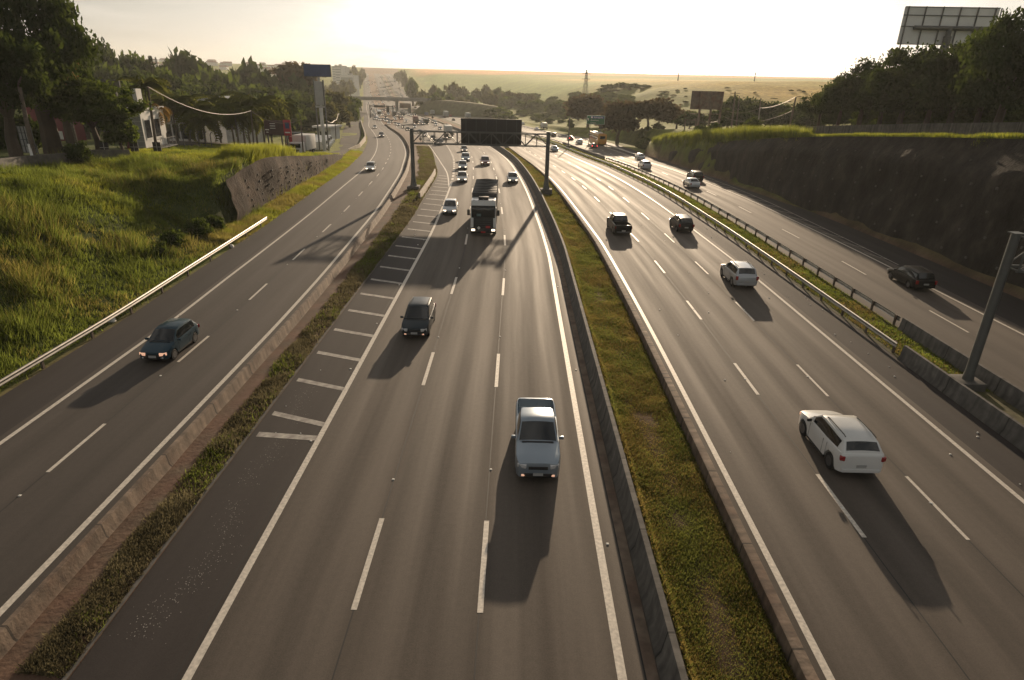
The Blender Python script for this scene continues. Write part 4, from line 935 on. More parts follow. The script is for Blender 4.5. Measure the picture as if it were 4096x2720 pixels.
def ad_board():
    y = 108.; b = base_at(1120, 560, y); a0 = at(1054, 500, y); a1 = at(1163, 480, y); zb = at(1110, 540, y)[2]-b[2]; zt = at(1110, 482, y)[2]-b[2]; w_ = a1[0]-a0[0]
    root = empty('advertising_board', ((a0[0]+a1[0])/2, y, b[2]), R(-6), 'dark red advertising board with a bright red end panel, under the palms', 'billboard')
    MB().box((-w_*.14, 0, (zt+zb)/2), (w_*.72, .15, zt-zb)).build('panel', M['dark_board'], root)
    q = MB().box((w_*.36, 0, (zt+zb)/2+.05), (w_*.27, .17, zt-zb+.15)).build('panel', M['red_board'], root)
    MB().box((w_*.37, -.1, zt-(zt-zb)*.32), (w_*.15, .03, (zt-zb)*.42)).build('picture', M['board_blue'], q)
    MB().box((w_*.36, -.1, zb+.45), (w_*.19, .03, .18)).build('strip', M['sign_white'], q)
    mb = MB()
    for k in range(3): mb.box((-w_*.18, -.09, zt-.5-k*.36), (w_*.2, .02, .09))
    mb.box((-w_*.40, -.09, zb+.8), (w_*.14, .02, .16)); mb.box((-w_*.40, -.09, zb+.4), (w_*.08, .02, .1)); mb.build('strip', M['sign_white'], root)
    for t in (-.42, .1, .3): MB().box((w_*t, .15, zb/2), (.2, .2, zb+.5)).build('post', M['dark_steel'], root)
ad_board()
def small_frame_board():
    y = 104.; b = base_at(430, 400, y); a0 = at(356, 318, y); a1 = at(474, 320, y); zt = a0[2]-b[2]; zb = at(440, 352, y)[2]-b[2]; w_ = a1[0]-a0[0]
    root = empty('billboard', ((a0[0]+a1[0])/2, y, b[2]), 0, 'empty dark billboard frame standing behind the spreading tree', 'billboard')
    MB().box((0, .1, (zt+zb)/2), (w_, .1, zt-zb)).build('panel', mat('weathered plywood', (.09, .085, .07), .9, n1=(1, .3)), root)
    mb = MB()
    for z in (zt, zb): mb.box((0, 0, z), (w_+.2, .14, .14))
    for t in (-.5, -.05, .04, .5): mb.box((w_*t, -.03, (zt+zb)/2), (.14, .14, zt-zb))
    mb.build('frame', M['dark_steel'], root)
    for t in (-.3, .3): MB().box((w_*t, .2, zb/2-.2), (.25, .25, zb+.4)).build('post', M['dark_steel'], root)
small_frame_board()
# green direction sign on a cantilever post
def green_sign():
    y = 198.; c0 = at(2348, 461, y); c1 = at(2421, 463, y); zt = c0[2]; zb = at(2385, 498, y)[2]; w_ = c1[0]-c0[0]; h = zt-zb; gx = (c0[0]+c1[0])/2; g = Tf(gx, y)
    root = empty('direction_sign', (gx, y, g), R(-3), 'green direction sign with a blue top band, on posts beyond the guardrail', 'road sign')
    zc = (zt+zb)/2-g
    p = MB().box((0, 0, zc), (w_, .08, h), bev=.02).build('panel', M['sign_green'], root)
    mb = MB()
    for z in (zc+h/2-.09, zc-h/2+.09): mb.box((0, -.045, z), (w_-.1, .02, .07))
    for x in (-w_/2+.09, w_/2-.09): mb.box((x, -.045, zc), (.07, .02, h-.26))
    mb.box((0, -.0, zc+h/2+.02), (.01, .01, .01)); mb.build('border', M['sign_white'], p)
    MB().box((w_*.08, -.05, zc+h*.28), (w_*.74, .02, h*.25)).build('band', M['sign_blue'], p)
    mb = MB(); mb.tube([(-w_*.22, -.07, zc+h*.28), (-w_*.22, -.062, zc+h*.28)], h*.10, 16); mb.build('emblem', M['sign_white'], p)
    rot = (R(90), 0, 0)
    text('lettering', 'Anhanguera', h*.22, (-w_*.12, -.07, zc+h*.28), rot, M['sign_white'], p)
    text('lettering', 'Americana', h*.22, (-w_*.28, -.055, zc-h*.04), rot, M['sign_white'], p)
    text('lettering', 'Limeira', h*.22, (-w_*.28, -.055, zc-h*.32), rot, M['sign_white'], p)
    mb = MB(); mb.box((-w_*.40, -.055, zc+.02), (.12, .02, h*.24), 0); mb.box((-w_*.42, -.058, zc+h*.10), (h*.16, .02, h*.12)); mb.build('arrow', M['sign_white'], p)
    for t in (-.3, .3): MB().box((w_*t, .14, (zc+h/2)/2-.2), (.16, .16, zc+h/2+.4)).build('post', M['post_steel'], root)
green_sign()
# lamp / sign post between the guardrails
def median_post():
    y = 178.; b = at(2299, 568, y); x = float((G1(y)+G2(y))/2); z0 = float(Zp(y)); h = at(2302, 471, y)[2]-z0
    root = empty('sign_post', (x, y, z0), 0, 'dark post with a short arm and a box base in the guardrail strip', 'post')
    MB().tube([(0, 0, 0), (0, 0, h)], [.17, .13], 10).build('pole', M['dark_steel'], root)
    MB().box((1.4, 0, h-.1), (2.9, .09, .10)).build('arm', M['dark_steel'], root)
    MB().box((0, 0, .4), (1.0, .8, .9), bev=.05).build('base', M['concrete_grey'], root)
median_post()
# small road signs in the valley
def back_sign(px, py, wpx, hpx, label, m='post_steel', shape='rect', post=True, group=None, one=False):
    g = U(px, py); y = g[1]; zc = y*math.cos(PITCH); s_ = zc/F; w_ = wpx*s_; 
    root = empty('road_sign', g, 0, label, 'road sign', group)
    if shape == 'diamond':
        hh = hpx*s_; q = wpx*s_
        mb = MB(); mb.add([(q/2, 0, hh), (0, 0, hh+q/2), (-q/2, 0, hh), (0, 0, hh-q/2), (q/2, .05, hh), (0, .05, hh+q/2), (-q/2, .05, hh), (0, .05, hh-q/2)], [(0, 1, 2, 3), (7, 6, 5, 4), (0, 4, 5, 1), (1, 5, 6, 2), (2, 6, 7, 3), (3, 7, 4, 0)])
        mb.build('plate', M['sign_black'], root, ang=0)
        MB().tube([(0, .1, 0), (0, .1, hh)], .06, 6).build('post', M['post_steel'], root)
    else:
        h = hpx[1]*s_; z1 = hpx[0]*s_
        MB().box((0, 0, z1+h/2), (w_, .12, h), bev=.02).build('panel', M[m], root)
        for t in ((-.35, .35) if not one else (.42,)): MB().box((w_*t, .15, (z1+h)/2), (.2 if not one else w_*.3, .2, z1+h)).build('post', M['post_steel'], root)
back_sign(1598, 487, 11, 16, 'dark diamond warning sign on the median below the red lorries', shape='diamond', group='diamond warning signs')
back_sign(1731, 487, 11, 17, 'dark diamond warning sign beside the oncoming white car in the valley', shape='diamond', group='diamond warning signs')
back_sign(1683, 582, 14, 26, 'dark yield sign back on a thin post in the grass gore', shape='diamond')
back_sign(1621, 452, 42, (19, 18), 'brownish sign back on one thick post before the overpass', 'rust', one=True)
back_sign(1706, 466, 16, (6, 10), 'small blue sign beside the grey lorry in the valley', 'sign_blue')
back_sign(1552, 452, 11, (2, 26), 'slim dark sign back beside the bus queue', 'sign_black', one=True)
back_sign(1858, 450, 42, (5, 13), 'green sign at the foot of the overpass embankment', 'sign_green')
def far_gantry():
    y = 400.; a0 = at(1496, 420, y); a1 = at(1541, 420, y); zb = at(1520, 430, y)[2]; g = float(Zp(y))
    root = empty('sign_gantry', ((a0[0]+a1[0])/2, y, g), 0, 'small distant black message board on a gantry just before the overpass', 'gantry')
    w_ = a1[0]-a0[0]; h = a0[2]-zb
    MB().box((0, 0, zb-g+h/2), (w_, .5, h), bev=.05).build('message_board', M['sign_black'], root)
    for x in (-w_*.9, w_*1.15): MB().tube([(x, .5, -.3), (x, .5, zb-g+h)], .3, 8).build('post', M['dark_steel'], root)
    MB().box((w_*.12, .5, zb-g+h*.55), (w_*2.1, .3, .5)).build('truss', M['dark_steel'], root)
far_gantry()
# overpass
def overpass():
    y = 500.; zt = at(1520, 389, y)[2]; zb = at(1520, 403, y)[2]; g = float(Zp(y)); xa = at(1405, 392, y)[0]; xb = at(1735, 400, y)[0]
    root = empty('overpass', ((xa+xb)/2, y, g), R(2), 'grey concrete overpass crossing the motorway in the valley', 'bridge')
    L = xb-xa; zt -= g; zb -= g
    MB().box((0, 0, (zt+zb)/2-.1), (L, 11, (zt-zb)*.62)).build('deck', M['bridge'], root)
    for s_ in (-1, 1): MB().box((0, s_*5.4, zt-.45), (L, .3, 1.1)).build('parapet', M['bridge'], root)
    for px in (1440, 1588, 1700):
        x = at(px, 410, y)[0]-(xa+xb)/2
        MB().box((x, 0, zb/2-.4), (2.2, 3.2, zb+1.0)).build('pier', M['bridge'], root)
    MB().box((-L/2+3, 0, zb/2-.6), (9, 12, zb+.8), tp=(.6, 1)).build('abutment', M['bridge'], root)
    # embankment carrying the ramp down on the far side
    pts_t = [(1715, 399), (1790, 403), (1870, 410), (1945, 420), (1990, 428)]
    v = []; fs = []
    for px, py in pts_t:
        q = at(px, py, 500-(px-1715)*.16); gg = Tf(q[0], q[1])
        v += [(q[0], q[1]-22, min(gg, q[2])-1.5), (q[0], q[1]-4, q[2]), (q[0], q[1]+8, q[2]+.1), (q[0], q[1]+26, min(gg, q[2])-1.5)]
    q0 = v[:4]; v = [(q0[0][0]-16, q0[0][1]+14, q0[0][2]-1), (q0[1][0]-13, q0[1][1]+4, q0[0][2]), (q0[2][0]-13, q0[2][1]-4, q0[0][2]), (q0[3][0]-16, q0[3][1]-14, q0[0][2]-1)]+v
    for i in range(len(v)//4-1):
        for j in range(3): fs.append((i*4+j, i*4+j+1, (i+1)*4+j+1, (i+1)*4+j))
    c = np.tile(np.array([[.045, .055, .018]]), (len(v), 1)); c[5::4] = (.1, .09, .05); c[6::4] = (.1, .09, .05)
    struct(obj('embankment', np_mesh('embankment', v, fs, M['ground'], col=c, smooth=True)), 'dark grassed embankment carrying the ramp to the overpass')
overpass()
# service road on the plateau, curving down beside the carriageway
def street():
    pl = [(1180, 618), (1262, 606), (1330, 580), (1362, 545), (1381, 500), (1408, 470), (1440, 446)]
    pr = [(1290, 640), (1385, 600), (1432, 566), (1446, 532), (1440, 500), (1444, 474), (1470, 448)]
    v = []; fs = []
    zf = lambda x, y: float(Zp(y)+_eL(y))+.12
    W0 = [((-50., 100., 0), (-43., 108., 0)), ((-47., 118., 0), (-40., 124., 0))]
    for i, (a, b) in enumerate(zip(pl, pr)):
        A, B = (np.array(W0[i][0]), np.array(W0[i][1])) if i < 2 else (ground(*a, zf), ground(*b, zf)); n = 3
        for t in np.linspace(0, 1, n):
            q = A*(1-t)+B*t; v.append((q[0], q[1], q[2]))
    v = np.array(v).reshape(len(pl), 3, 3)
    # resample finely so that the strip follows the slope
    tt = np.linspace(0, len(pl)-1, 60); V = np.stack([[np.interp(tt, np.arange(len(pl)), v[:, j, k]) for k in range(3)] for j in range(3)], 0).transpose(2, 0, 1)
    for k in range(3):
        for j in range(3): V[2:-2, j, k] = (V[:-4, j, k]+V[1:-3, j, k]+V[2:-2, j, k]+V[3:-1, j, k]+V[4:, j, k])/5
    x, y = V[..., 0], V[..., 1]; V[..., 2] = np.maximum(T(x, y), Zp(y))+.16
    struct(obj('service_road', np_mesh('service_road', V.reshape(-1, 3), grid_faces(60, 3), M['street'], smooth=True)))
    # pale wall between the service road and the carriageway
    ws = [(1392, 602), (1436, 590), (1460, 563), (1459, 545), (1450, 515), (1443, 486)]
    v = []; fs = []
    for i, q in enumerate(ws):
        g = G(q[0], q[1]); h = [.4, .9, 1.3, 1.2, 1.0, .7][i]; g[2] = Tf(g[0], g[1])
        v += [(g[0], g[1], g[2]-1.0), (g[0], g[1], g[2]+h), (g[0]+.3, g[1], g[2]+h), (g[0]+.3, g[1], g[2]-1.0)]
    for i in range(len(ws)-1):
        for j in range(4): fs.append((i*4+j, i*4+(j+1) % 4, (i+1)*4+(j+1) % 4, (i+1)*4+j))
    fs += [(0, 1, 2, 3)]
    tag(obj('retaining_wall', np_mesh('retaining_wall', v, fs, M['concrete_pale'])), 'pale curved retaining wall between the service road and the two-lane carriageway', 'wall')
    # yard in front of the hangar, sheet of dark asphalt following the ground
    xs = np.linspace(0, 1, 14); ys = np.linspace(0, 1, 10)
    c = [np.array([-52., 92., 0]), np.array([-41., 112., 0]), np.array([-60., 150., 0]), np.array([-78., 122., 0])]
    P = np.array([[(c[0]*(1-u)+c[1]*u)*(1-t)+(c[3]*(1-u)+c[2]*u)*t for u in xs] for t in ys]); P[..., 2] = T(P[..., 0], P[..., 1])+.10
    struct(obj('yard_pavement', np_mesh('yard_pavement', P.reshape(-1, 3), grid_faces(10, 14), M['street'], smooth=True)))
street()
# buildings on the plateau
def put(px, py, y): x = at(px, py, y)[0]; return np.array([x, y, Tf(x, y)])
def px2m(px, y, z=4.): return px*(y*math.cos(PITCH)+(EYE-z)*math.sin(PITCH))/F
def white_house():
    y = 84.; g = put(524, 480, y); z1 = at(540, 440, y)[2]-g[2]; w_ = px2m(72, y); D = 6.5; x1 = w_/2
    root = empty('white_house', g, R(4), 'small white clapboard house with a white slab tower beside the timber utility pole', 'house')
    b = MB().box((0, D/2, z1/2-.4), (w_, D, z1+.8)).build('wall', M['grey_and_shade_wall'], root)  # front coloured grey for the shaded side of the white house
    mb = MB()
    for k in range(7): mb.box((0, -.012, .3+k*z1*.13), (w_, .03, .05))
    mb.build('clapboards', M['white_wall'], b)
    MB().box((x1+.02, D/2, z1/2), (.06, D, z1)).build('facade', M['white_wall'], root)
    MB().box((0, D/2, z1+.1), (w_+.4, D+.4, .22)).build('roof', M['roof_grey'], root)
    zt = at(575, 360, y)[2]-g[2]
    MB().box((x1-.3, 1.0, (z1+zt)/2+.1), (.5, 1.4, zt-z1)).build('tower', M['white_wall'], root)
    for i in range(2):
        f = MB().box((x1+.07, 1.4+2.6*i, z1*.5), (.07, 1.7, z1*.55)).build('window', M['white_wall'], root)
        MB().box((x1+.11, 1.4+2.6*i, z1*.5), (.04, 1.45, z1*.46)).build('pane', M['window'], f)
    MB().box((-w_*.42, -.05, z1*.42), (w_*.14, .08, z1*.84)).build('door', M['red_wall'], root)
    mb = MB()
    for i in range(6): mb.box((x1+1.4, .3+i*1.1, .6), (.05, .05, 1.1))
    mb.box((x1+1.4, 3.0, 1.15), (.06, 5.6, .06)); mb.box((x1+.8, 3.0, .05), (1.4, 5.8, .12)); mb.build('railing', M['dark_steel'], root)
white_house()
def fence_panel():
    y = 70.; g = put(85, 470, y); w_ = px2m(62, y); h = px2m(95, y)*1.05
    root = empty('panel_fence', g, R(-10), 'leaning grey gridded metal panel propped behind the painted utility pole', 'panel')
    MB().box((0, 0, h/2+.4), (w_, .08, h)).build('panel', M['grey_and_shade_wall'], root)
    mb = MB()
    for i in range(5): mb.box((-w_/2+w_*i/4, -.07, h/2+.4), (.06, .06, h))
    for i in range(5): mb.box((0, -.10, .4+h*i/4), (w_, .05, .05))
    mb.build('frame', M['dark_steel'], root)
    mb = MB(); mb.tube([(w_*.5, .1, h*.45), (w_*.95, -.6, -.2)], .07, 6); mb.build('prop', M['dark_steel'], root)
fence_panel()
def red_shed():
    y = 97.; g = put(160, 450, y); w_ = px2m(120, y); z1 = at(160, 402, y)[2]-g[2]
    root = empty('red_shed', g, R(-8), 'dark red windowless shed under the tall trees', 'shed')
    MB().box((0, 2.5, z1/2-.3), (w_, 5, z1+.6)).build('wall', M['red_wall'], root)
    MB().box((0, 2.5, z1+.08), (w_+.3, 5.3, .16)).build('roof', M['roof_grey'], root)
    MB().box((w_*.15, -1.5, 1.0), (w_*1.6, .1, 1.1)).build('fence_panel', M['white_wall'], root)
red_shed()
def hangar():
    y = 150.; g = put(862, 470, y); w_ = px2m(205, y); root = empty('hangar', g, R(-10), 'hangar with an arched grey roof and a wall greyed as shade, behind the palms', 'building')
    zt = at(862, 386, y)[2]-g[2]; ze = at(862, 440, y)[2]-g[2]; n = 16; D = 10
    v = []; fs = []
    for k in range(n+1):
        a = math.pi*k/n; x = -w_/2*math.cos(a); z = ze+(zt-ze)*math.sin(a)
        v += [(x, 0, z), (x, D, z)]
    fs = [(2*k, 2*k+1, 2*k+3, 2*k+2) for k in range(n)]
    fs += [tuple(2*k for k in range(n+1))]
    MBr = MB(); MBr.add(v, fs); MBr.build('roof', M['roof_grey'], root)
    MB().box((0, D/2, ze/2-.5), (w_*.99, D*.99, ze+1)).build('wall', M['grey_and_shade_wall'], root)  # grey wall colour stands for the shade on the hangar
    MB().box((0, -.1, ze*.42), (w_*.3, .12, ze*.8)).build('door', M['roof_grey'], root)
    for t in (-.36, -.25, .26, .37): MB().box((w_*t, -.06, ze*.55), (w_*.08, .1, ze*.25)).build('window', M['window'], root)
hangar()
def shop():
    y = 126.; g = put(735, 520, y); w_ = px2m(165, y); z1 = at(735, 465, y)[2]-g[2]
    root = empty('shop', g, R(-6), 'low white glass-fronted shop behind the first palms', 'building')
    MB().box((0, 4, z1/2-.4), (w_, 8, z1+.8)).build('wall', M['white_wall'], root)
    MB().box((0, 3.6, z1+.1), (w_+.6, 9, .25)).build('roof', M['roof_grey'], root)
    for i in range(5): MB().box((-w_*.4+w_*.2*i, -.05, z1*.4), (w_*.15, .08, z1*.55)).build('window', M['window'], root)
    MB().box((0, -.25, z1*.8), (w_, .4, .3)).build('fascia', M['grey_and_shade_wall'], root)
shop()
def gate_house():
    y = 190.; g = put(1290, 470, y); w_ = px2m(60, y)
    root = empty('kiosk', g, R(-10), 'small white fuel kiosk behind the parked vans', 'building')
    MB().box((0, 3, 1.6), (w_, 6, 3.6)).build('wall', M['white_wall'], root); MB().box((0, 2.5, 3.6), (w_*1.3, 8, .5)).build('roof', M['white_wall'], root)
    MB().box((0, -.05, 1.6), (w_*.6, .08, 1.4)).build('window', M['window'], root)
gate_house()
# apartment blocks and town on the far hillside
def block(px, ytop, wpx, y, floors, label, group=None):
    g = put(px, ytop+20, y); h = at(px, ytop, y)[2]-g[2]; w_ = px2m(wpx, y, 20)
    root = empty('apartment_block', g, R(-12), label, 'building', group)
    MB().box((0, 7, h/2-1), (w_, 14, h+2)).build('wall', M['white_wall'], root)
    for k in range(floors): MB().box((0, -.08, h*(k+.55)/floors), (w_*.86, .2, h/floors*.45)).build('window', M['grey_and_shade_wall'], root)
    MB().box((w_*.1, 6, h+.9), (w_*.25, 5, 1.8)).build('roof', M['grey_and_shade_wall'], root)
block(1352, 262, 26, 1000, 8, 'pale eight-storey apartment block beside the navy billboard')
block(1336, 264, 18, 1030, 8, 'narrower pale apartment block half hidden by the navy billboard')
block(1374, 268, 22, 1040, 6, 'lower pale apartment block next to the tall dark trees')
block(1388, 300, 60, 850, 2, 'long low pale warehouse under the apartment blocks')
HG = 'small houses on the far hillside'
hw = MB().box((0, 0, 1.5), (9, 8, 4)).build('wall', M['white_wall']); hr = MB().box((0, 0, 4.3), (9.8, 8.8, 1.7), tp=(1, .05)).build('roof', M['roof_red'])
hme, hre = hw.data, hr.data; bpy.data.objects.remove(hw); bpy.data.objects.remove(hr)
r3 = random.Random(12)
for k in range(70):
    px = r3.uniform(500, 1240); y = r3.uniform(900, 1600); x = at(px, 280, y)[0]; root = empty('small_house', (x, y, Tf(x, y)-.3), r3.uniform(-.5, .5), 'tiny hazy house with a clay roof on the far hillside', 'house', HG)
    s_ = r3.uniform(.9, 1.7)
    for n_, me in (('wall', hme), ('roof', hre)): o = obj(n_, me, root); o.scale = (s_, s_, s_)
# poles and wires
def pole(px, pyb, pyt, label, m='wood_pole', r=.14, y=None, arm=0, paint=False, group=None, cat='utility pole'):
    g = G(px[0], pyb) if y is None else put(px[0], pyb, y); t = at(px[1], pyt, g[1]); h = t[2]-g[2]
    root = empty('utility_pole', g, 0, label, cat, group)
    dx = t[0]-g[0]; dx = max(-.4, min(.4, dx))
    MB().tube([(0, 0, -.4), (dx*.5, 0, h*.5), (dx, 0, h)], [r*1.15, r, r*.8], 8).build('shaft', M[m], root)
    if arm: MB().box((dx, 0, h-.4), (arm, .12, .12)).build('crossarm', M[m], root)
    if paint: MB().tube([(0, 0, -.1), (0, 0, 1.9)], r*1.22, 10).build('painted_base', M['sign_white'], root)
    return np.array([g[0]+dx, g[1], g[2]+h])
def wire(a, b, sag, label, group=None, r=.03, n=14):
    pts = [tuple(a*(1-t)+b*t-np.array([0, 0, sag*4*t*(1-t)])) for t in np.linspace(0, 1, n)]
    tag(MB().tube(pts, r, 5).build('overhead_cable', M['wire']), label, 'cable', group)
p1 = pole((118, 86), 566, 350, 'timber utility pole with a white painted foot at the top of the bank', r=.20, paint=True, y=64)
p2 = pole((624, 605), 592, 347, 'tall timber utility pole beside the white house, holding the sagging cable', r=.16, y=80)
p3 = pole((1010, 1004), 555, 443, 'slim pole among the palms where the sagging cable turns', r=.12, y=106)
p4 = pole((1211, 1203), 598, 479, 'dark pole standing before the parked white truck', r=.12, y=104)
wire(p2, p3, 1.6, 'bright sagging cable from the tall timber pole to the palm pole', r=.045); wire(p3, p4, 1.1, 'bright sagging cable from the palm pole to the pole before the white truck', r=.045)
prev = None
for i, (xb, yb, xt, yt) in enumerate([(1277, 560, 1268, 478), (1311, 575, 1307, 480), (1344, 562, 1340, 480), (1356, 535, 1352, 455), (1362, 515, 1360, 440), (1367, 495, 1365, 428)]):
    q = pole((xb, xt), yb, yt, 'slim pole in the row along the service road', r=.12, group='poles along the service road')
    if prev is not None: wire(prev, q, .7, 'thin sagging cable between the service road poles', 'cables along the service road', r=.025)
    prev = q
for px, y in ((672, 66), (706, 68), (735, 70), (765, 72), (795, 74), (822, 76), (845, 78)):
    g = put(px, 570, y+24); root = empty('fence_post', g, 0, 'bent-top dark fence post on the edge of the hangar yard', 'fence post', 'bent fence posts by the hangar yard')
    MB().tube([(0, 0, -.2), (0, 0, 1.9), (.3, 0, 2.35)], .07, 6).build('shaft', M['dark_steel'], root)
for i, px in enumerate((300, 410, 530, 622)):
    g = put(px, 555, 72+i*2); root = empty('wall_window', g, 0, 'dark square four-pane shutter standing in the weeds', 'panel', 'dark square panels in the weeds')
    MB().box((0, 0, .75), (.95, .1, 1.1)).build('panel', M['sign_black'], root); mb = MB(); mb.box((0, -.07, .75), (.05, .04, 1.1)); mb.box((0, -.075, .75), (.95, .04, .05)); mb.build('frame', M['grey_panel'], root)
q0 = pole((3033, 3036), 500, 392, 'dark pole rising in front of the golden field, first of three together', r=.16, y=160)
pole((2929, 2938), 490, 366, 'tall twin pole with a crossarm just right of the rusty billboard', r=.2, y=170, arm=2.4)
pole((2948, 2950), 490, 384, 'shorter pole beside the twin pole', r=.15, y=172)
q1 = pole((3170, 3184), 440, 388, 'dark pole at the end of the bright cables near the parapet trees', r=.17, y=120)
q2 = pole((3034, 3040), 490, 432, 'pale pole standing behind the tall bright grass', 'conc_pole', r=.13, y=140)
q3 = pole((2740, 2742), 505, 476, 'short post at the low end of the bright cables', r=.14, y=160)
q4 = pole((2782, 2784), 505, 474, 'short crossarm post beside the rusty billboard foot', r=.14, y=158, arm=2.)
rb = np.array(at(2896, 440, 150.)); rb2 = np.array(at(2893, 465, 150.))
wire(rb, q2, .8, 'upper bright cable from the rusty billboard to the pale pole', r=.04); wire(q2, q1, .5, 'bright cable from the pale pole to the dark pole', r=.04)
wire(rb2, q1-np.array([0, 0, 2.2]), 1.6, 'lower bright cable sagging to the dark pole', r=.04); wire(q3, q4, .3, 'short bright cable between two low posts', r=.05); wire(rb2-np.array([0, 0, .6]), q4, .8, 'thin cable running from the rusty billboard to the crossarm post', r=.03)
def pylon(px, pyb, pyt, y, label, wide=.16):
    g = put(px, pyb, y); h = at(px, pyt, y)[2]-g[2]; root = empty('lattice_pylon', g, .3, label, 'pylon'); mb = MB(); b = h*wide/2
    lv = [0, .25, .45, .62, .76, .88, 1.0]; wd = [b*(1-t)**1.1+h*.012 for t in lv]
    for i in range(len(lv)-1):
        for sx in (-1, 1):
            for sy in (-1, 1):
                mb.tube([(sx*wd[i], sy*wd[i], lv[i]*h), (sx*wd[i+1], sy*wd[i+1], lv[i+1]*h)], .14, 4)
            mb.tube([(-sx*wd[i], -wd[i], lv[i]*h), (sx*wd[i+1], -wd[i+1], lv[i+1]*h)], .09, 4); mb.tube([(-sx*wd[i], wd[i], lv[i]*h), (sx*wd[i+1], wd[i+1], lv[i+1]*h)], .09, 4)
    mb.build('tower', M['post_steel'], root)
    for t in (.78, .9): MB().box((0, 0, h*t), (h*.22, .3, .3)).build('crossarm', M['post_steel'], root)
pylon(2341, 375, 278, 420, 'hazy lattice pylon on the hillside below the low sun')
pylon(2709, 345, 287, 560, 'slender hazy pylon on the ridge beyond the rusty billboard', .05)
pylon(3016, 330, 289, 560, 'slender dark pylon on the ridge of the golden field', .05)
pylon(449, 270, 188, 420, 'red and white style lattice mast above the forest', .06)
pylon(634, 300, 228, 480, 'lattice pylon half hidden behind the conifer', .12)
M['grit'] = mat('spilt grit', (.26, .245, .225), .8, n1=(20, .3))
# pale spill of grit on the shoulder by the verge
n = 800; gy = ysample(n, 10.5, 27); t_ = rng.normal(0, 1, n); gx = GE(gy)+1.35+.10*(gy-10)*0+.28*t_+.35*np.sin(gy*.9); gs = rng.uniform(.005, .018, n); ga = rng.uniform(0, 6.28, n); keep = vnoise(gy*.7, gx*.5, 12) > .38; gx, gy, gs, ga = gx[keep], gy[keep], gs[keep], ga[keep]; n = len(gx)
P = np.stack([np.stack([gx+np.cos(ga+q)*gs, gy+np.sin(ga+q)*gs*1.3, Zp(gy)+.012+0*gx], -1) for q in (0, 1.57, 3.14, 4.71)], 1).reshape(-1, 3)
tag(obj('grit', np_mesh('grit', P, np.arange(4*n).reshape(n, 4), M['grit'])), 'pale specks of spilt grit on the dark shoulder', kind='stuff')
# litter and road studs
sb = MB().box((0, 0, .012), (.10, .09, .024), tp=(.7, .7)).build('road_stud', M['debris_white']); sme = sb.data; bpy.data.objects.remove(sb)
nst = 0
for f, y0, y1, per in ((D1, 20, 130, 14.05), (D2, 20, 130, 14.05), (D3, 19, 130, 10.3), (D4, 19, 130, 10.3), (lambda y: (LA(y)+RA(y))/2, 18, 110, 9.85), (off(RB, .3), 16, 110, 14), (off(LB, -.35), 22, 90, 7)):
    y = y0
    while y < y1:
        o = obj('road_stud', sme); o.location = (float(f(y))+random.uniform(-.08, .08), y+random.uniform(-.5, .5), float(Zp(y))+.002)
        tag(o, 'small pale road stud on a lane line', 'road stud', 'road studs on the lane lines'); y += per
lm = [MB().box((0, 0, .03), (.13, .09, .06), rz=.5, tp=(.6, .8)).build('litter_scrap', M['debris_white']) for _ in range(1)]; lme = lm[0].data; bpy.data.objects.remove(lm[0])
for k in range(60):
    y = float(ysample(1, 20, 110)[0]); f = random.choice([RC, RC, LC, GE]); x = float(f(y))+random.uniform(.6, 2.4)
    if f is LC: x = float(LC(y))+random.uniform(.5, 10)
    if f is GE: x = float(GE(y))+random.uniform(.3, 2.2)
    o = obj('litter_scrap', lme); o.location = (x, y, float(Zp(y))+.004); o.rotation_euler = (0, 0, random.uniform(0, 6)); s_ = random.uniform(.25, .75); o.scale = (s_, s_, s_)
    tag(o, 'pale scrap of litter on the asphalt', 'litter', 'litter scraps on the asphalt')
for px, py, lb in ((448, 1287, 'white plastic bag under the sunlit guardrail'), (925, 990, 'second small plastic bag at the guardrail foot, nearer its far end')):
    g = U(px, py); o = MB().box((0, 0, .14), (.5, .35, .28), bev=.1, tp=(.6, .6)).build('plastic_bag', M['debris_white']); o.location = g; tag(o, lb, 'bag')
# ------------------------------------------------------------------ vehicles
def paint(name, col, metal=.25, rough=.32): return mat('car paint '+name, col, rough, metal, coat=.7 if max(col) > .1 else .1, spec=.5 if max(col) > .1 else .22, n1=(.8, .06))
PAINT = {'teal': paint('teal', (.018, .045, .065)), 'navy': paint('navy', (.016, .026, .034)), 'silver': paint('silver', (.40, .42, .44), .6), 'white': paint('white', (.62, .62, .60), 0), 'black': paint('black', (.010, .010, .010)),
         'grey': paint('grey', (.12, .125, .13), .5), 'bluegrey': paint('blue grey', (.26, .31, .36), .55), 'red': paint('red', (.22, .02, .02), 0), 'wine': paint('wine', (.16, .045, .035), 0), 'orange': paint('orange', (.55, .24, .02), 0), 'green': paint('dark green', (.05, .075, .05), 0)}
M['glass'] = mat('tinted glass', (.012, .015, .017), .07, spec=.7, coat=.3)
M['tyre'] = mat('tyre rubber', (.012, .012, .012), .85, n1=(10, .2))
M['rim'] = mat('alloy rim', (.13, .13, .135), .4, .7, n1=(6, .15))  # base colour darkened to put wheel shade into the rims
M['trim'] = mat('black plastic trim', (.016, .016, .017), .6, n1=(8, .2))
M['lamp'] = mat('clear lamp', (.55, .55, .55), .15, n1=(12, .1))
M['lamp_on'] = mat('lit headlamp', (.8, .75, .65), .3, emit=(1., .80, .58), estr=2.2, n1=(12, .1))
M['tail'] = mat('red tail lamp', (.25, .012, .015), .25, n1=(12, .1))
M['tail_on'] = mat('lit tail lamp', (.4, .01, .012), .3, emit=(1., .04, .05), estr=3.5, n1=(12, .1))
M['plate'] = mat('number plate', (.36, .36, .35), .5, n1=(30, .1))
M['tarp'] = mat('grey lorry tarpaulin', (.045, .045, .046), .7, n1=(.8, .3), bump=.25, bscale=3)
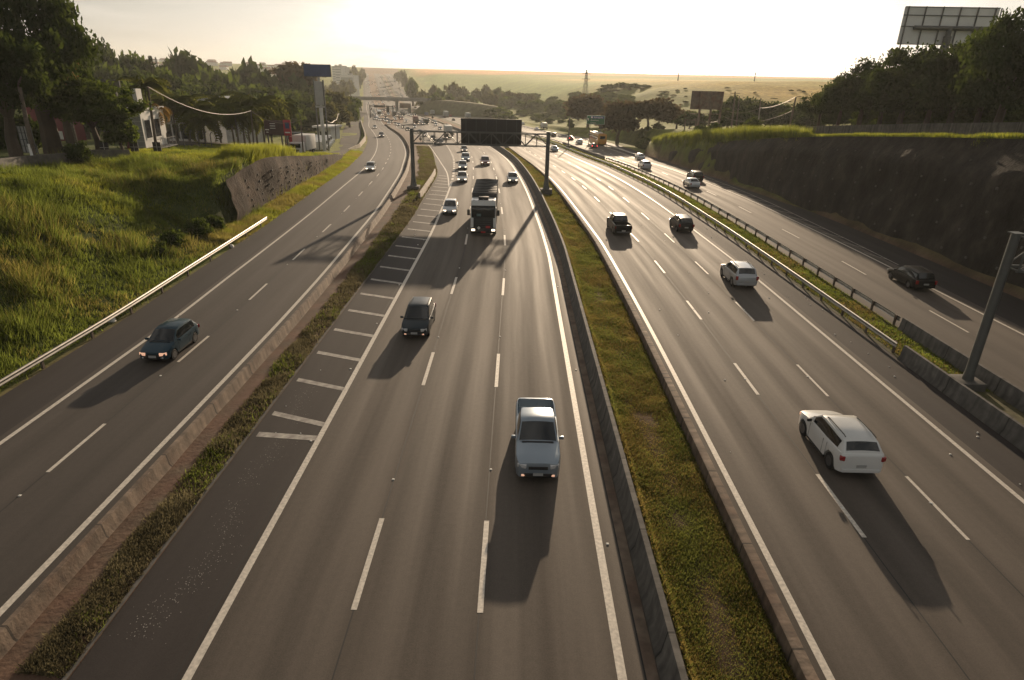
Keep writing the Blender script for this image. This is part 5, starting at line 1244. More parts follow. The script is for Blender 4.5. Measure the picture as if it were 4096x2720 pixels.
M['cargo_white'] = mat('white lorry box', (.55, .54, .50), .55, n1=(.9, .1))
M['cargo_grey'] = mat('grey lorry box', (.30, .32, .32), .6, n1=(.9, .15))
M['dash'] = mat('teal dashboard sheet', (.10, .16, .16), .6, n1=(5, .2)); M['hazard_red'] = mat('red hazard plate', (.45, .03, .03), .5, n1=(8, .1))  # dash: flat teal tone for the sheet at the windscreen
# kind: L length, W width, H roof height, belt, hood front/base heights, y of cowl, roof front, roof rear, tail top; deck = rear deck height (belt for hatch)
SPEC = {
 'hatch': dict(L=3.95, W=1.68, H=1.46, belt=.92, hood=.74, cowl=.95, rf=.22, rr=-1.45, tb=-1.86, deck=.96, wb=(1.24, -1.22), r=.30, ro=.60),
 'sedan': dict(L=4.35, W=1.72, H=1.45, belt=.92, hood=.74, cowl=1.05, rf=.32, rr=-1.0, tb=-1.62, deck=.98, wb=(1.32, -1.28), r=.31, ro=.60),
 'mpv': dict(L=4.25, W=1.73, H=1.58, belt=.98, hood=.82, cowl=1.15, rf=.25, rr=-1.62, tb=-2.0, deck=1.0, wb=(1.30, -1.30), r=.32, ro=.62),
 'suv': dict(L=4.35, W=1.84, H=1.66, belt=1.08, hood=.92, cowl=.98, rf=.20, rr=-1.70, tb=-2.02, deck=1.10, wb=(1.33, -1.33), r=.36, ro=.66),
 'crossover': dict(L=4.36, W=1.92, H=1.68, belt=1.10, hood=.98, cowl=1.02, rf=.30, rr=-1.72, tb=-2.08, deck=1.18, wb=(1.33, -1.33), r=.37, ro=.66),
 'wagon': dict(L=4.35, W=1.74, H=1.48, belt=.92, hood=.76, cowl=1.05, rf=.30, rr=-1.78, tb=-2.06, deck=.94, wb=(1.32, -1.28), r=.31, ro=.62),
 'pickup': dict(L=5.2, W=1.86, H=1.78, belt=1.12, hood=1.0, cowl=1.25, rf=.62, rr=-.55, tb=-.78, deck=1.12, wb=(1.62, -1.52), r=.38, ro=.66, bed=(-.95, -2.5)),
}
def carve(y, wb, r):
    for c in wb:
        if abs(y-c) < r+.07: return math.sqrt(max((r+.07)**2-(y-c)**2, 0))+r-.02
    return 0
def car_meshes(kind, detail=True):
    s = SPEC[kind]; L, W, H, belt, hood = s['L'], s['W'], s['H'], s['belt'], s['hood']; yf, yr = L/2, -L/2; hw = W/2; out = {}
    bed = s.get('bed')
    ys = set(np.round(np.linspace(yf, yr, 19), 3))
    for c in s['wb']:
        for a in np.linspace(-1, 1, 7): ys.add(round(c+a*(s['r']+.069), 3))
    for q in (s['cowl'], s['tb'], yf-.04, yf-.16, yr+.05, yr+.2): ys.add(round(q, 3))
    if bed: ys |= {round(bed[0], 3), round(bed[0]-.01, 3), round(bed[1], 3), round(bed[1]+.01, 3)}
    ys = sorted(ys, reverse=True); V = []; n = None
    for y in ys:
        tf = (yf-y)/L
        # height of the top line
        if y > s['cowl']: u = (yf-y)/(yf-s['cowl']); zt = hood*(.86 if u < .02 else 1)*(1-.10*(1-u)**3)+(belt-hood)*u**1.3
        elif y < s['tb'] and not bed: u = (s['tb']-y)/(s['tb']-yr); zt = s['deck']-.05*u-.10*u**6
        else: zt = belt+(s['deck']-belt)*np.clip((s['cowl']-y)/(s['cowl']-s['tb']), 0, 1)
        e = max(0, 1-(yf-y)/.65)**2*.16+max(0, 1-(y-yr)/.5)**2*.10        # plan taper at both ends
        w_ = hw-e; zb = .21+.10*max(0, 1-(yf-y)/.5)+.12*max(0, 1-(y-yr)/.6)
        a = carve(y, s['wb'], s['r']); zl = max(zb, a)
        zm = max(zl+.03, min(.55*zt+.12, zt-.12))
        inb = bed and bed[1]+.005 < y < bed[0]-.005
        ins = w_-.09 if inb else w_*.84; zi = zt-.42 if inb else zt+.035*(1 if y > s['cowl'] else .5)
        half = [(w_*.90, zl), (w_*.985, zl+.02), (w_, zm), (w_*.985, zt-.10), (w_*.95, zt-.02), (ins, zt if inb else zt+.008), (ins if inb else w_*.45, zi), (0, zi)]
        ring = [(-x, y, z) for x, z in half]+[(x, y, z) for x, z in half[-2::-1]]
        n = len(ring); V += ring
    mb = MB(); f = []
    for i in range(len(ys)-1):
        for j in range(n-1): f.append((i*n+j, i*n+j+1, (i+1)*n+j+1, (i+1)*n+j))
        f.append((i*n+n-1, i*n, (i+1)*n, (i+1)*n+n-1))
    f += [tuple(range(n)), tuple((len(ys)-1)*n+j for j in range(n-1, -1, -1))]
    mb.add(V, f)
    # greenhouse
    yc, y1, y2, y3 = s['cowl'], s['rf'], s['rr'], s['tb']; hb, hr = hw*.93, hw*.93*(s['ro']/.62)*.80
    if kind in ('suv', 'mpv', 'crossover', 'pickup'): hr = hw*.76
    st = [(yc, belt-.01, hb*.97, hb*.97, belt), (y1, belt-.01, hb, hr, H-.03), (y1-.35, belt-.01, hb, hr*1.01, H), ((y1+y2)/2, belt-.01, hb, hr*1.01, H-.005 if kind != 'crossover' else H-.02), (y2, s['deck']-.02, hb*.98, hr*.96, H-.06 if kind != 'crossover' else H-.13), (y3, s['deck']-.02, hb*.93, hb*.90, s['deck']+.0)]
    def side(i, t, k=.0):
        y, zb, wb_, wr, zr = st[i]; return Vector((wb_+(wr-wb_)*t, y, zb+(zr-zb)*t))
    V = []; m_ = 9
    for (y, zb, wb_, wr, zr) in st:
        half = [(wb_, zb), (wb_+(wr-wb_)*.5+.015, zb+(zr-zb)*.5), (wr, zr-.03*min(1, (zr-zb))), (wr*.86, zr+.015), (0, zr+.035)]
        V += [(-x, y, z) for x, z in half]+[(x, y, z) for x, z in half[-2::-1]]
    f = []
    for i in range(len(st)-1):
        for j in range(m_-1): f.append((i*m_+j, i*m_+j+1, (i+1)*m_+j+1, (i+1)*m_+j))
    f += [tuple(range(m_)), tuple((len(st)-1)*m_+j for j in range(m_-1, -1, -1))]
    mb.add(V, f); out['body'] = mb
    # glass
    def lerp3(i, j, q, t, sgn):
        a = side(i, t); b = side(j, t); p = a.lerp(b, q); p.x = (p.x+.016*math.sin(math.pi*t)+.006)*sgn; return p
    def screen(i, j, q0, q1, hwf, up):
        mb = MB(); vs = []
        for q in np.linspace(q0, q1, 4):
            for x in np.linspace(-1, 1, 7):
                a = side(i, 1); b = side(j, 1); c = a.lerp(b, float(q)); wa = c.x*hwf
                zc = c.z+.035*(1-x*x)*min(1, 1.0)+.012; vs.append((x*wa, c.y+up, zc))
        mb.add(vs, [(r_*7+k, r_*7+k+1, (r_+1)*7+k+1, (r_+1)*7+k) for r_ in range(3) for k in range(6)]); return mb
    out['windscreen'] = screen(0, 1, .06, .95, .93, .012); out['rear_window'] = screen(5, 4, .18, .93, .88, -.012)
    for sg, nm in ((-1, 'side_window_l'), (1, 'side_window_r')):
        mb = MB()
        cols = []
        for i, j, qs in ((0, 1, (.55, 1)), (1, 2, (.5, 1)), (2, 3, (.5, 1)), (3, 4, (.5, .92 if bed or kind == 'crossover' else .96))):
            for q in qs: cols.append((i, j, q))
        if kind in ('hatch', 'sedan', 'mpv', 'wagon', 'suv'): cols.append((4, 5, .12))
        vs = []
        for (i, j, q) in cols:
            for t in (.10, .5, .84): vs.append(lerp3(i, j, q, t, sg))
        nc = len(cols); mb.add(vs, [(k*3+r_, k*3+r_+1, (k+1)*3+r_+1, (k+1)*3+r_) for k in range(nc-1) for r_ in range(2)]); out[nm] = mb
    # lamps, bumper, plates, mirrors
    zl = hood*.83
    for sg in (-1, 1):
        out['headlamp', sg] = MB().box((sg*(hw-.30), yf-.10, zl-.02), (.38, .22, .16), rz=-sg*.42, bev=.03)
        out['fog', sg] = MB().box((sg*(hw-.34), yf-.03, .40), (.16, .12, .08), bev=.015)
        zt = s['deck']*.82 if not bed else .86
        out['tail', sg] = MB().box((sg*(hw-.135), yr+.06, zt), (.20, .18 if not bed else .07, .30 if kind in ('suv', 'mpv', 'pickup', 'wagon') else .20), rz=sg*.35, bev=.03)
        out['mirror', sg] = MB().box((sg*(hw+.07), s['cowl']-.28, belt+.05), (.20, .10, .13), bev=.03)
    out['grille'] = MB().box((0, yf-.035, zl-.10), (W*.42, .09, .15), bev=.02)
    b = MB().box((0, yf-.02, .40), (W*.62, .10, .17), bev=.03); out['intake'] = b
    out['plate', 1] = MB().box((0, yf+.045, .47), (.40, .02, .13)); out['plate', -1] = MB().box((0, yr-.015, .62 if not bed else .55), (.40, .03, .13))
    out['rear_bumper'] = MB().box((0, yr+.02, .40), (W*.80, .12, .16), bev=.03)
    sm = MB()
    for sg in (-1, 1):
        for yy in (s['rf']+.42, (s['rf']+s['rr'])/2+.10)+(() if bed else (s['wb'][1]+.42,)): sm.box((sg*(hw-.004), yy, .30+(belt-.30)/2), (.012, .012, belt-.46))
        sm.box((sg*(hw-.03), 0, .29), (.05, s['wb'][0]-s['wb'][1]-s['r']*2-.2, .09))
    sm.box((0, s['cowl']+.05, belt+.028), (W*.70, .10, .02)); out['seams'] = sm
    rr_ = MB()
    if kind in ('suv', 'wagon', 'crossover', 'mpv'):
        for sg in (-1, 1): rr_.tube([(sg*hr*.86, y1-.25, H+.02), (sg*hr*.86, y1-.4, H+.055), (sg*hr*.86, y2+.25, H+.035), (sg*hr*.86, y2+.1, H-.0)], .022, 6)
    else: rr_.tube([(0, y2+.15, H+.0), (0, y2-.05, H+.16)], .008, 5)
    out['roof'] = rr_
    out['underbody'] = MB().box((0, 0, .26), (W*.80, L*.86, .14))
    t = MB().tube([(-.10, 0, 0), (-.085, 0, 0), (.085, 0, 0), (.10, 0, 0)], [s['r']*.93, s['r'], s['r'], s['r']*.93], 20)
    out['tyre'] = t; rm = MB().tube([(-.105, 0, 0), (.105, 0, 0)], s['r']*.62, 16)
    out['rim'] = rm
    return out
_dm = {}
def data_of(mb, name, m, ang=35):
    o = mb.build(name, m, ang=ang); d = o.data; bpy.data.objects.remove(o); return d
def proto(kind):
    if kind in _dm: return _dm[kind]
    o = car_meshes(kind); d = {}
    for k, mb in o.items():
        nm = k if isinstance(k, str) else k[0]
        d[k] = data_of(mb, nm, [M['trim']], 45 if nm in ('body',) else 35)
    _dm[kind] = d; return d
def setmat(me, m):
    c = me.copy(); c.materials.clear(); c.materials.append(m); return c
_pm = {}
def painted(kind, col, k, m):
    key = (kind, col, k)
    if key not in _pm: _pm[key] = setmat(proto(kind)[k], m)
    return _pm[key]
VEH = {'hatch': 'hatchback', 'sedan': 'sedan', 'mpv': 'minivan', 'suv': 'suv', 'crossover': 'suv', 'wagon': 'estate_car', 'pickup': 'pickup_truck'}
def car(kind, col, loc, yaw, label, group, lights=True, brake=False, cat='car'):
    """yaw 0 = driving away (+Y), pi = coming towards the camera"""
    s = SPEC[kind]; d = proto(kind); root = empty(VEH[kind], loc, yaw, label, cat, group); pm = PAINT[col]; root.scale = (.93, .93, .93)
    def P(name, k, m, par=root): return obj(name, painted(kind, m.name, k, m), par)
    body = P('body', 'body', pm); P('windscreen', 'windscreen', M['glass']); P('rear_window', 'rear_window', M['glass']); P('side_window', 'side_window_l', M['glass']); P('side_window', 'side_window_r', M['glass'])
    hl = (M['lamp_low'] if loc[1] < 60 else M['lamp_on']) if lights else M['lamp']
    for sg in (-1, 1):
        P('headlight', ('headlamp', sg), M['lamp'] if kind in ('mpv', 'pickup') and lights else hl)
        P('fog_light', ('fog', sg), hl if kind in ('mpv', 'pickup') else M['lamp'])
        P('tail_light', ('tail', sg), M['tail_on'] if brake else M['tail'])
        P('mirror', ('mirror', sg), pm if col not in ('white',) else M['trim'])
    P('grille', 'grille', M['trim']); P('air_intake', 'intake', M['trim']); P('number_plate', ('plate', 1), M['plate']); P('number_plate', ('plate', -1), M['plate']); P('bumper', 'rear_bumper', pm if kind != 'pickup' else M['rim']); P('underbody', 'underbody', M['trim']); P('door_seam', 'seams', M['trim']); P('roof_rail' if kind in ('suv', 'wagon', 'crossover', 'mpv') else 'aerial', 'roof', M['trim'])
    for c in s['wb']:
        for sg in (-1, 1):
            w_ = P('wheel', 'tyre', M['tyre']); w_.location = (sg*(s['W']/2-.115), c, s['r'])
            r_ = P('rim', 'rim', M['rim'], w_)
    return root
LINES = [LA, lambda y: (LA(y)+RA(y))/2, RA, RL, LB, RB, LC, lambda y: (LC(y)+RC(y))/2, RC, G2, RD]
def heading(x, y):
    f = min(LINES, key=lambda f: abs(float(f(y))-x)); return -math.atan(SL(f, y))
SPEC['crossover'].update(L=4.2, rr=-1.66, tb=-2.0)
def place(kind, col, px, py, toward, label, group, **k):
    g = U(px, py+.012*(py-300)); x, y = g[0], g[1]; a = heading(x, y); L = SPEC[kind]['L']*.93
    dr = np.array([-math.sin(a), math.cos(a)]); c = np.array([x, y])+dr*(L/2-.12)
    return car(kind, col, (c[0], c[1], float(Zp(c[1]))+.004), a+(math.pi if toward else 0), label, group, **k)
GT = 'cars driving towards the overbridge'; GA = 'cars driving away on the sunlit carriageways'
M['lamp_low'] = mat('amber lit lamp', (.5, .3, .2), .3, emit=(1., .55, .35), estr=.55, n1=(12, .1))
place('hatch', 'teal', 622, 1440, 1, 'dark teal car with lit amber lamps on the two-lane service carriageway', GT)
place('mpv', 'navy', 1659, 1345, 1, 'dark navy minivan beside the hatched gore, low lamps lit', GT)
place('pickup', 'bluegrey', 2150, 1908, 1, 'large blue-grey double cab pickup in the lane by the median barrier', GT, cat='pickup')
place('crossover', 'white', 3425, 1890, 0, 'big white sloping-roofed SUV driving away at the near end of the sunlit carriageway', GA)
place('wagon', 'black', 3693, 1156, 0, 'black estate car driving away below the dark rock cutting', GA, lights=False)
place('suv', 'silver', 2980, 1146, 0, 'silver SUV driving away beside the dark shoulder', GA)
place('pickup', 'black', 2492, 936, 0, 'black pickup with an open bed driving away past the median kerb wall', GA, cat='pickup')
place('mpv', 'black', 2742, 925, 0, 'black minivan driving away on the edge line of the sunlit carriageway', GA)
place('hatch', 'silver', 1798, 856, 1, 'silver hatchback with lit headlights just ahead of the gore tip, beside the lorry', GT)
place('hatch', 'silver', 2052, 729, 1, 'silver hatchback alone in the lane next to the median barrier under the gantry', GT)
place('suv', 'wine', 1941, 659, 1, 'dark wine SUV alone in the middle lane below the message board', GT)
place('hatch', 'white', 1848, 726, 1, 'white hatchback at the front of the queue below the message board', GT)
place('hatch', 'silver', 1851, 675, 1, 'silver hatchback second in the queue below the message board', GT)
place('suv', 'bluegrey', 1863, 643, 1, 'blue-grey SUV third in the queue below the message board', GT)
place('hatch', 'grey', 1858, 605, 1, 'grey hatchback last in the queue, right under the message board', GT)
place('hatch', 'white', 1480, 682, 1, 'white hatchback straddling the edge line of the two-lane carriageway', GT)
place('suv', 'grey', 1527, 547, 1, 'grey SUV on the bend of the two-lane carriageway', GT)
place('hatch', 'silver', 1500, 512, 1, 'silver hatchback farthest along the bend of the two-lane carriageway', GT)
place('suv', 'navy', 1762, 578, 1, 'dark SUV on the merging ramp just past the yield sign', GT)
place('sedan', 'navy', 1734, 558, 1, 'dark sedan on the merging ramp behind the gantry truss', GT)
place('sedan', 'silver', 1703, 543, 1, 'silver sedan turning on the ramp behind the gantry post', GT)
place('sedan', 'grey', 1681, 531, 1, 'grey sedan on the ramp seen through the gantry truss', GT)
place('sedan', 'bluegrey', 2221, 603, 0, 'blue-grey sedan driving away just right of the gantry post', GA)
place('sedan', 'silver', 2780, 750, 0, 'silver sedan driving away alongside the dark SUV', GA)
place('suv', 'black', 2792, 722, 0, 'dark SUV just ahead of the silver sedan on the local carriageway', GA)
place('suv', 'silver', 2587, 674, 0, 'pale SUV glinting in the sun on the local carriageway', GA)
place('sedan', 'silver', 2566, 637, 0, 'pale sedan glinting ahead of the pale SUV, beside the merge hatching', GA)
place('sedan', 'black', 2378, 591, 0, 'dark sedan braking behind the orange bus', GA, brake=True)
place('hatch', 'silver', 2321, 574, 0, 'silver hatchback driving away left of the braking sedan', GA)
place('sedan', 'black', 2286, 558, 0, 'dark sedan driving away by the median post', GA, brake=True)
place('suv', 'black', 2216, 545, 0, 'dark SUV driving away right of the gantry post top', GA)
QG = 'cars queuing on the merging ramp'
r5 = random.Random(9)
for i, (px, py) in enumerate([(1659, 510), (1633, 521), (1614, 511), (1594, 501), (1581, 498), (1556, 496), (1567, 489), (1543, 485), (1531, 480), (1519, 481), (1501, 477)]):
    c = ['silver', 'navy', 'black', 'silver', 'grey', 'white', 'black', 'silver', 'grey', 'white', 'silver'][i]
    place(['sedan', 'hatch', 'hatch', 'sedan', 'hatch', 'hatch', 'sedan', 'hatch', 'hatch', 'sedan', 'hatch'][i], c, px, py, 1, ('pale' if c in ('silver', 'white') else 'dark')+' car in the queue on the merging ramp', QG)
OG = 'cars on the middle carriageway beyond the gantry'
for px, py, c in ((1745, 502, 'white'), (1762, 517, 'silver'), (1604, 451, 'white')): place('hatch', c, px, py, 1, 'pale car among the lorries beyond the gantry', OG)
place('sedan', 'navy', 1816, 481, 0, 'small dark car driving away in the valley by the grey lorries', GA)
place('sedan', 'silver', 2093, 497, 0, 'silver car driving away just above the corner of the message board', GA)
place('sedan', 'silver', 2150, 519, 0, 'silver car driving away behind the white box truck', GA)

# lorries
def lorry(px, py, toward, cabcol, boxm, label, group, W=2.45, boxl=8., boxh=3.6, cabh=3.1, tarp=False, hero=False, rigid=True):
    g = U(px, py); x, y = g[0], g[1]; a = heading(x, y); dr = np.array([-math.sin(a), math.cos(a)])
    boxl *= .94; boxh *= .94; cabh *= .94; W *= .94; cl = 2.0; gap = .35 if rigid else .8; L = cl+gap+boxl
    c = np.array([x, y])+dr*(L/2 if not toward else L/2)
    root = empty('lorry', (c[0], c[1], float(Zp(c[1]))+.004), a+(math.pi if toward else 0), label, 'lorry', group)
    yf = L/2; pm = PAINT[cabcol]; hw = W/2
    mb = MB(); mb.box((0, yf-cl/2, .55+(cabh-.55)/2), (W, cl, cabh-.55), bev=.13, tp=(.94, .92)); cab = mb.build('cab', pm, root)
    MB().box((0, yf+.0, cabh*.67), (W*.86, .10, cabh*.26), bev=.03).build('windscreen', M['glass'], root)
    for sg in (-1, 1): MB().box((sg*(hw*.975), yf-.75, cabh*.66), (.06, .95, cabh*.22), bev=.02).build('side_window', M['glass'], root)
    MB().box((0, yf+.02, cabh*.37), (W*.62, .10, cabh*.26), bev=.03).build('grille', M['trim'], root)
    MB().box((0, yf+.04, .55), (W*.98, .35, .46), bev=.07).build('bumper', M['trim'] if hero else pm, root)
    for sg in (-1, 1):
        MB().box((sg*(hw-.27), yf+.20, .62), (.34, .10, .20), bev=.03).build('headlight', M['lamp_on'] if toward else M['lamp'], root)
        MB().box((sg*(hw+.17), yf-.12, cabh*.66), (.26, .16, .55), bev=.05).build('mirror', M['trim'], root)
    MB().box((0, yf+.225, .42), (.42, .02, .13)).build('number_plate', M['hazard_red'] if hero else M['plate'], root)
    yb = yf-cl-gap-boxl/2
    bx = MB(); bx.box((0, yb, 1.15+(boxh-1.15)/2), (W, boxl, boxh-1.15), bev=.04 if not tarp else .10, tp=(.97 if tarp else 1, 1))
    if tarp:
        for k in range(9): bx.tube([(-hw*.97, yb-boxl/2+boxl*(k+.5)/9, boxh-.02), (0, yb-boxl/2+boxl*(k+.5)/9, boxh+.07), (hw*.97, yb-boxl/2+boxl*(k+.5)/9, boxh-.02)], .05, 6)
    b = bx.build('cargo_tarp' if tarp else 'cargo_box', boxm, root)
    if tarp: MB().box((0, yb, 1.15), (W*1.01, boxl, .9), bev=.03).build('side_boards', M['rail_post'], root)
    MB().box((0, yb+.6, .82), (.9, boxl+2.2, .25)).build('chassis', M['trim'], root)
    MB().box((0, yb-boxl/2-.02, .62), (W*.9, .10, .14)).build('bumper', M['trim'], root)
    for sg in (-1, 1): MB().box((sg*(hw-.22), yb-boxl/2-.05, .85), (.3, .06, .14)).build('tail_light', M['tail'], root)
    tw = MB().tube([(-.15, 0, 0), (.15, 0, 0)], .50, 18); tm = data_of(tw, 'wheel', M['tyre']); rm = data_of(MB().tube([(-.155, 0, 0), (.155, 0, 0)], .27, 14), 'rim', M['rim'])
    for yy in [yf-1.1, yb-boxl*.28, yb-boxl*.28-1.25]+([yf-cl-1.1] if not rigid else []):
        for sg in (-1, 1):
            w_ = obj('wheel', tm, root); w_.location = (sg*(hw-.17), yy, .5); obj('rim', rm, w_)
    if hero:
        MB().box((0, yf-.55, cabh+.13), (.95, .5, .30), bev=.06).build('roof_hatch', M['trim'], root)
        MB().box((0, yf-.12, cabh*.83), (W*.92, .34, .10), bev=.03).build('sun_visor', M['trim'], root)
        MB().box((.42, yf+.062, cabh*.60), (.42, .02, .22)).build('dash_sheet', M['dash'], root)
        q = MB(); s_ = .17; q.add([(s_, 0, 0), (0, 0, s_), (-s_, 0, 0), (0, 0, -s_)], [(0, 1, 2, 3)]); o = q.build('hazard_diamond', M['sign_white'], root, ang=0); o.location = (.42, yf+.225, .82)
        MB().box((-.45, yf+.08, .84), (.42, .03, .30)).build('hazard_plate', M['hazard_red'], root)
        for k in range(4): MB().box((0, yf+.075, cabh*.28+k*.20), (W*.58, .03, .05)).build('grille_bar', M['dark_steel'], root)
        MB().box((0, yf+.012, cabh*.50), (W*.90, .06, cabh*.72), bev=.02).build('front_panel', M['trim'], root)
        for sg in (-1, 1): MB().box((sg*hw*.86, yf+.03, cabh*.38), (.24, .10, cabh*.28), bev=.04).build('cab_corner', pm, root)
        mb = MB()
        for k in range(5): mb.box((-W*.36+W*.18*k, yf-.10, cabh+.03), (.10, .3, .05))
        mb.build('roof_lamp', M['lamp'], root)
    return root
LG = 'lorries on the middle carriageway'
lorry(1933, 944, 1, 'white', M['tarp'], 'big lorry with a white and black cab and a dark sheeted body', LG, W=2.6, boxl=9.5, boxh=3.9, cabh=3.55, tarp=True, hero=True)
lorry(1799, 556, 1, 'navy', M['cargo_white'], 'dark-cabbed lorry with a tall white box behind the gantry truss', LG, boxl=7, boxh=4.1, cabh=2.6)
lorry(1666, 498, 1, 'wine', mat('red lorry box', (.17, .05, .035), .6, n1=(.9, .15)), 'tall rust-red lorry in the valley', LG, boxl=9, boxh=4.0, cabh=3.4)
lorry(1706, 499, 1, 'green', mat('brown lorry box', (.10, .07, .05), .6, n1=(.9, .15)), 'green-cabbed tipper lorry to the right of the rust-red lorry', LG, boxl=6, boxh=3.0, cabh=2.9)
lorry(1578, 466, 1, 'black', M['cargo_grey'], 'dark lorry nearest the slim sign back in the valley', LG, boxl=8, boxh=3.5)
lorry(1615, 465, 1, 'grey', M['tarp'], 'small dark truck following the rust-red lorry', LG, boxl=5, boxh=2.8, cabh=2.4)
AG = 'lorries driving away in the valley'
lorry(1788, 470, 0, 'white', M['cargo_grey'], 'grey box lorry driving away, largest in the valley', AG, boxl=9, boxh=4.0)
lorry(1733, 461, 0, 'white', M['cargo_grey'], 'smaller grey lorry driving away behind the blue sign', AG, boxl=7, boxh=3.5)
lorry(1714, 452, 0, 'white', M['cargo_white'], 'pale lorry driving away, farthest before the overpass', AG, boxl=8, boxh=3.8)
lorry(1876, 477, 0, 'white', M['cargo_grey'], 'grey box lorry peeping over the message board', AG, boxl=8, boxh=3.9)
lorry(2181, 517, 0, 'white', M['cargo_white'], 'white box truck driving away above the gantry truss', AG, W=2.1, boxl=4.5, boxh=3.1, cabh=2.4)
def bus(px, py, toward, colm, label, group):
    g = U(px, py); a = heading(g[0], g[1]); L, W, Hh = 12.0, 2.55, 3.5; dr = np.array([-math.sin(a), math.cos(a)]); c = np.array(g[:2])+dr*L/2
    root = empty('bus', (c[0], c[1], float(Zp(c[1]))+.004), a+(math.pi if toward else 0), label, 'bus', group)
    MB().box((0, 0, .35+(Hh-.35)/2), (W, L, Hh-.35), bev=.16).build('body', colm, root)
    MB().box((0, L/2-.02, 2.1), (W*.9, .14, 1.5), bev=.05).build('windscreen', M['glass'], root); MB().box((0, -L/2-.0, 2.55), (W*.62, .10, .85), bev=.05).build('rear_window', M['glass'], root)
    for sg in (-1, 1):
        for k in range(7): MB().box((sg*W/2, L*.40-k*1.55, 2.35), (.07, 1.38, .95), bev=.02).build('side_window', M['glass'], root)
        MB().box((sg*(W/2-.25), -L/2-.02, 1.0), (.25, .08, .5), bev=.02).build('tail_light', M['tail'], root)
        MB().box((sg*(W/2-.3), L/2+.0, .85), (.35, .1, .22), bev=.02).build('headlight', M['lamp_on'] if toward else M['lamp'], root)
        MB().box((sg*(W/2+.15), L/2-.1, 2.5), (.2, .15, .5), bev=.04).build('mirror', M['trim'], root)
    MB().box((0, -L/2-.03, .55), (W*.96, .16, .35), bev=.05).build('bumper', M['trim'], root)
    MB().box((0, -1.5, Hh+.1), (1.7, 2.6, .28), bev=.08).build('roof_unit', M['sign_white'], root)
    tm = data_of(MB().tube([(-.15, 0, 0), (.15, 0, 0)], .5, 16), 'wheel', M['tyre'])
    for yy in (L*.28, -L*.25):
        for sg in (-1, 1): w_ = obj('wheel', tm, root); w_.location = (sg*(W/2-.16), yy, .5)
bus(2408, 585, 0, PAINT['orange'], 'orange coach driving away on the local carriageway by the round-crowned trees', None)
bus(1518, 465, 1, PAINT['white'], 'white coach in the queue before the overpass', None)
# vans parked by the kiosk and the two delivery trucks
def van(px, py, y, yaw, col, label, group, box=None, L=4.8, W=1.95, Hh=2.2):
    g = put(px, py, y); root = empty('van', g, yaw, label, 'van', group)
    if box is None:
        MB().box((0, -.3, .35+(Hh-.35)/2), (W, L-.9, Hh-.35), bev=.14).build('body', PAINT[col], root); MB().box((0, L/2-.55, .35+.42), (W*.98, 1.1, .85), bev=.14).build('bonnet', PAINT[col], root)
        MB().box((0, L/2-.80, 1.55), (W*.88, .14, .75), bev=.03).build('windscreen', M['glass'], root)
        for sg in (-1, 1): MB().box((sg*W/2, L*.22, 1.6), (.06, .9, .55), bev=.02).build('side_window', M['glass'], root)
    else:
        MB().box((0, -.8, .8+(3.2-.8)/2), (W*1.12, L*.66, 2.4), bev=.05).build('cargo_box', box, root); MB().box((0, L/2-.75, .4+.9), (W, 1.5, 1.8), bev=.16).build('cab', PAINT[col], root)
        MB().box((0, L/2-.02, 1.65), (W*.86, .12, .7), bev=.04).build('windscreen', M['glass'], root); MB().box((0, L/2, .9), (W*.6, .1, .35), bev=.03).build('grille', M['trim'], root)
        for sg in (-1, 1): MB().box((sg*W*.36, L/2+.01, .75), (.3, .1, .2), bev=.03).build('headlight', M['lamp'], root)
    tm = data_of(MB().tube([(-.1, 0, 0), (.1, 0, 0)], .34, 14), 'wheel', M['tyre'])
    for yy in (L*.32, -L*.30):
        for sg in (-1, 1): w_ = obj('wheel', tm, root); w_.location = (sg*(W/2-.1), yy, .34)
van(1210, 575, 112, math.pi-.1, 'white', 'white box truck facing the road in front of the red truck', None, M['cargo_white'], 6.0, 2.2)
van(1197, 560, 121, math.pi-.1, 'red', 'red box truck half hidden behind the white truck', None, M['red_board'], 7.0, 2.3)
for k in range(5): van(1268+k*6.5, 520-k*9, 150+k*6, R(-62), 'white', 'white van nose-out in the row by the kiosk', 'parked vans by the kiosk')
van(1240, 470, 172, R(-70), 'silver', 'silver van standing apart beside the parked vans', None); van(1180, 475, 178, R(-80), 'navy', 'dark van at the far side of the kiosk yard', None)
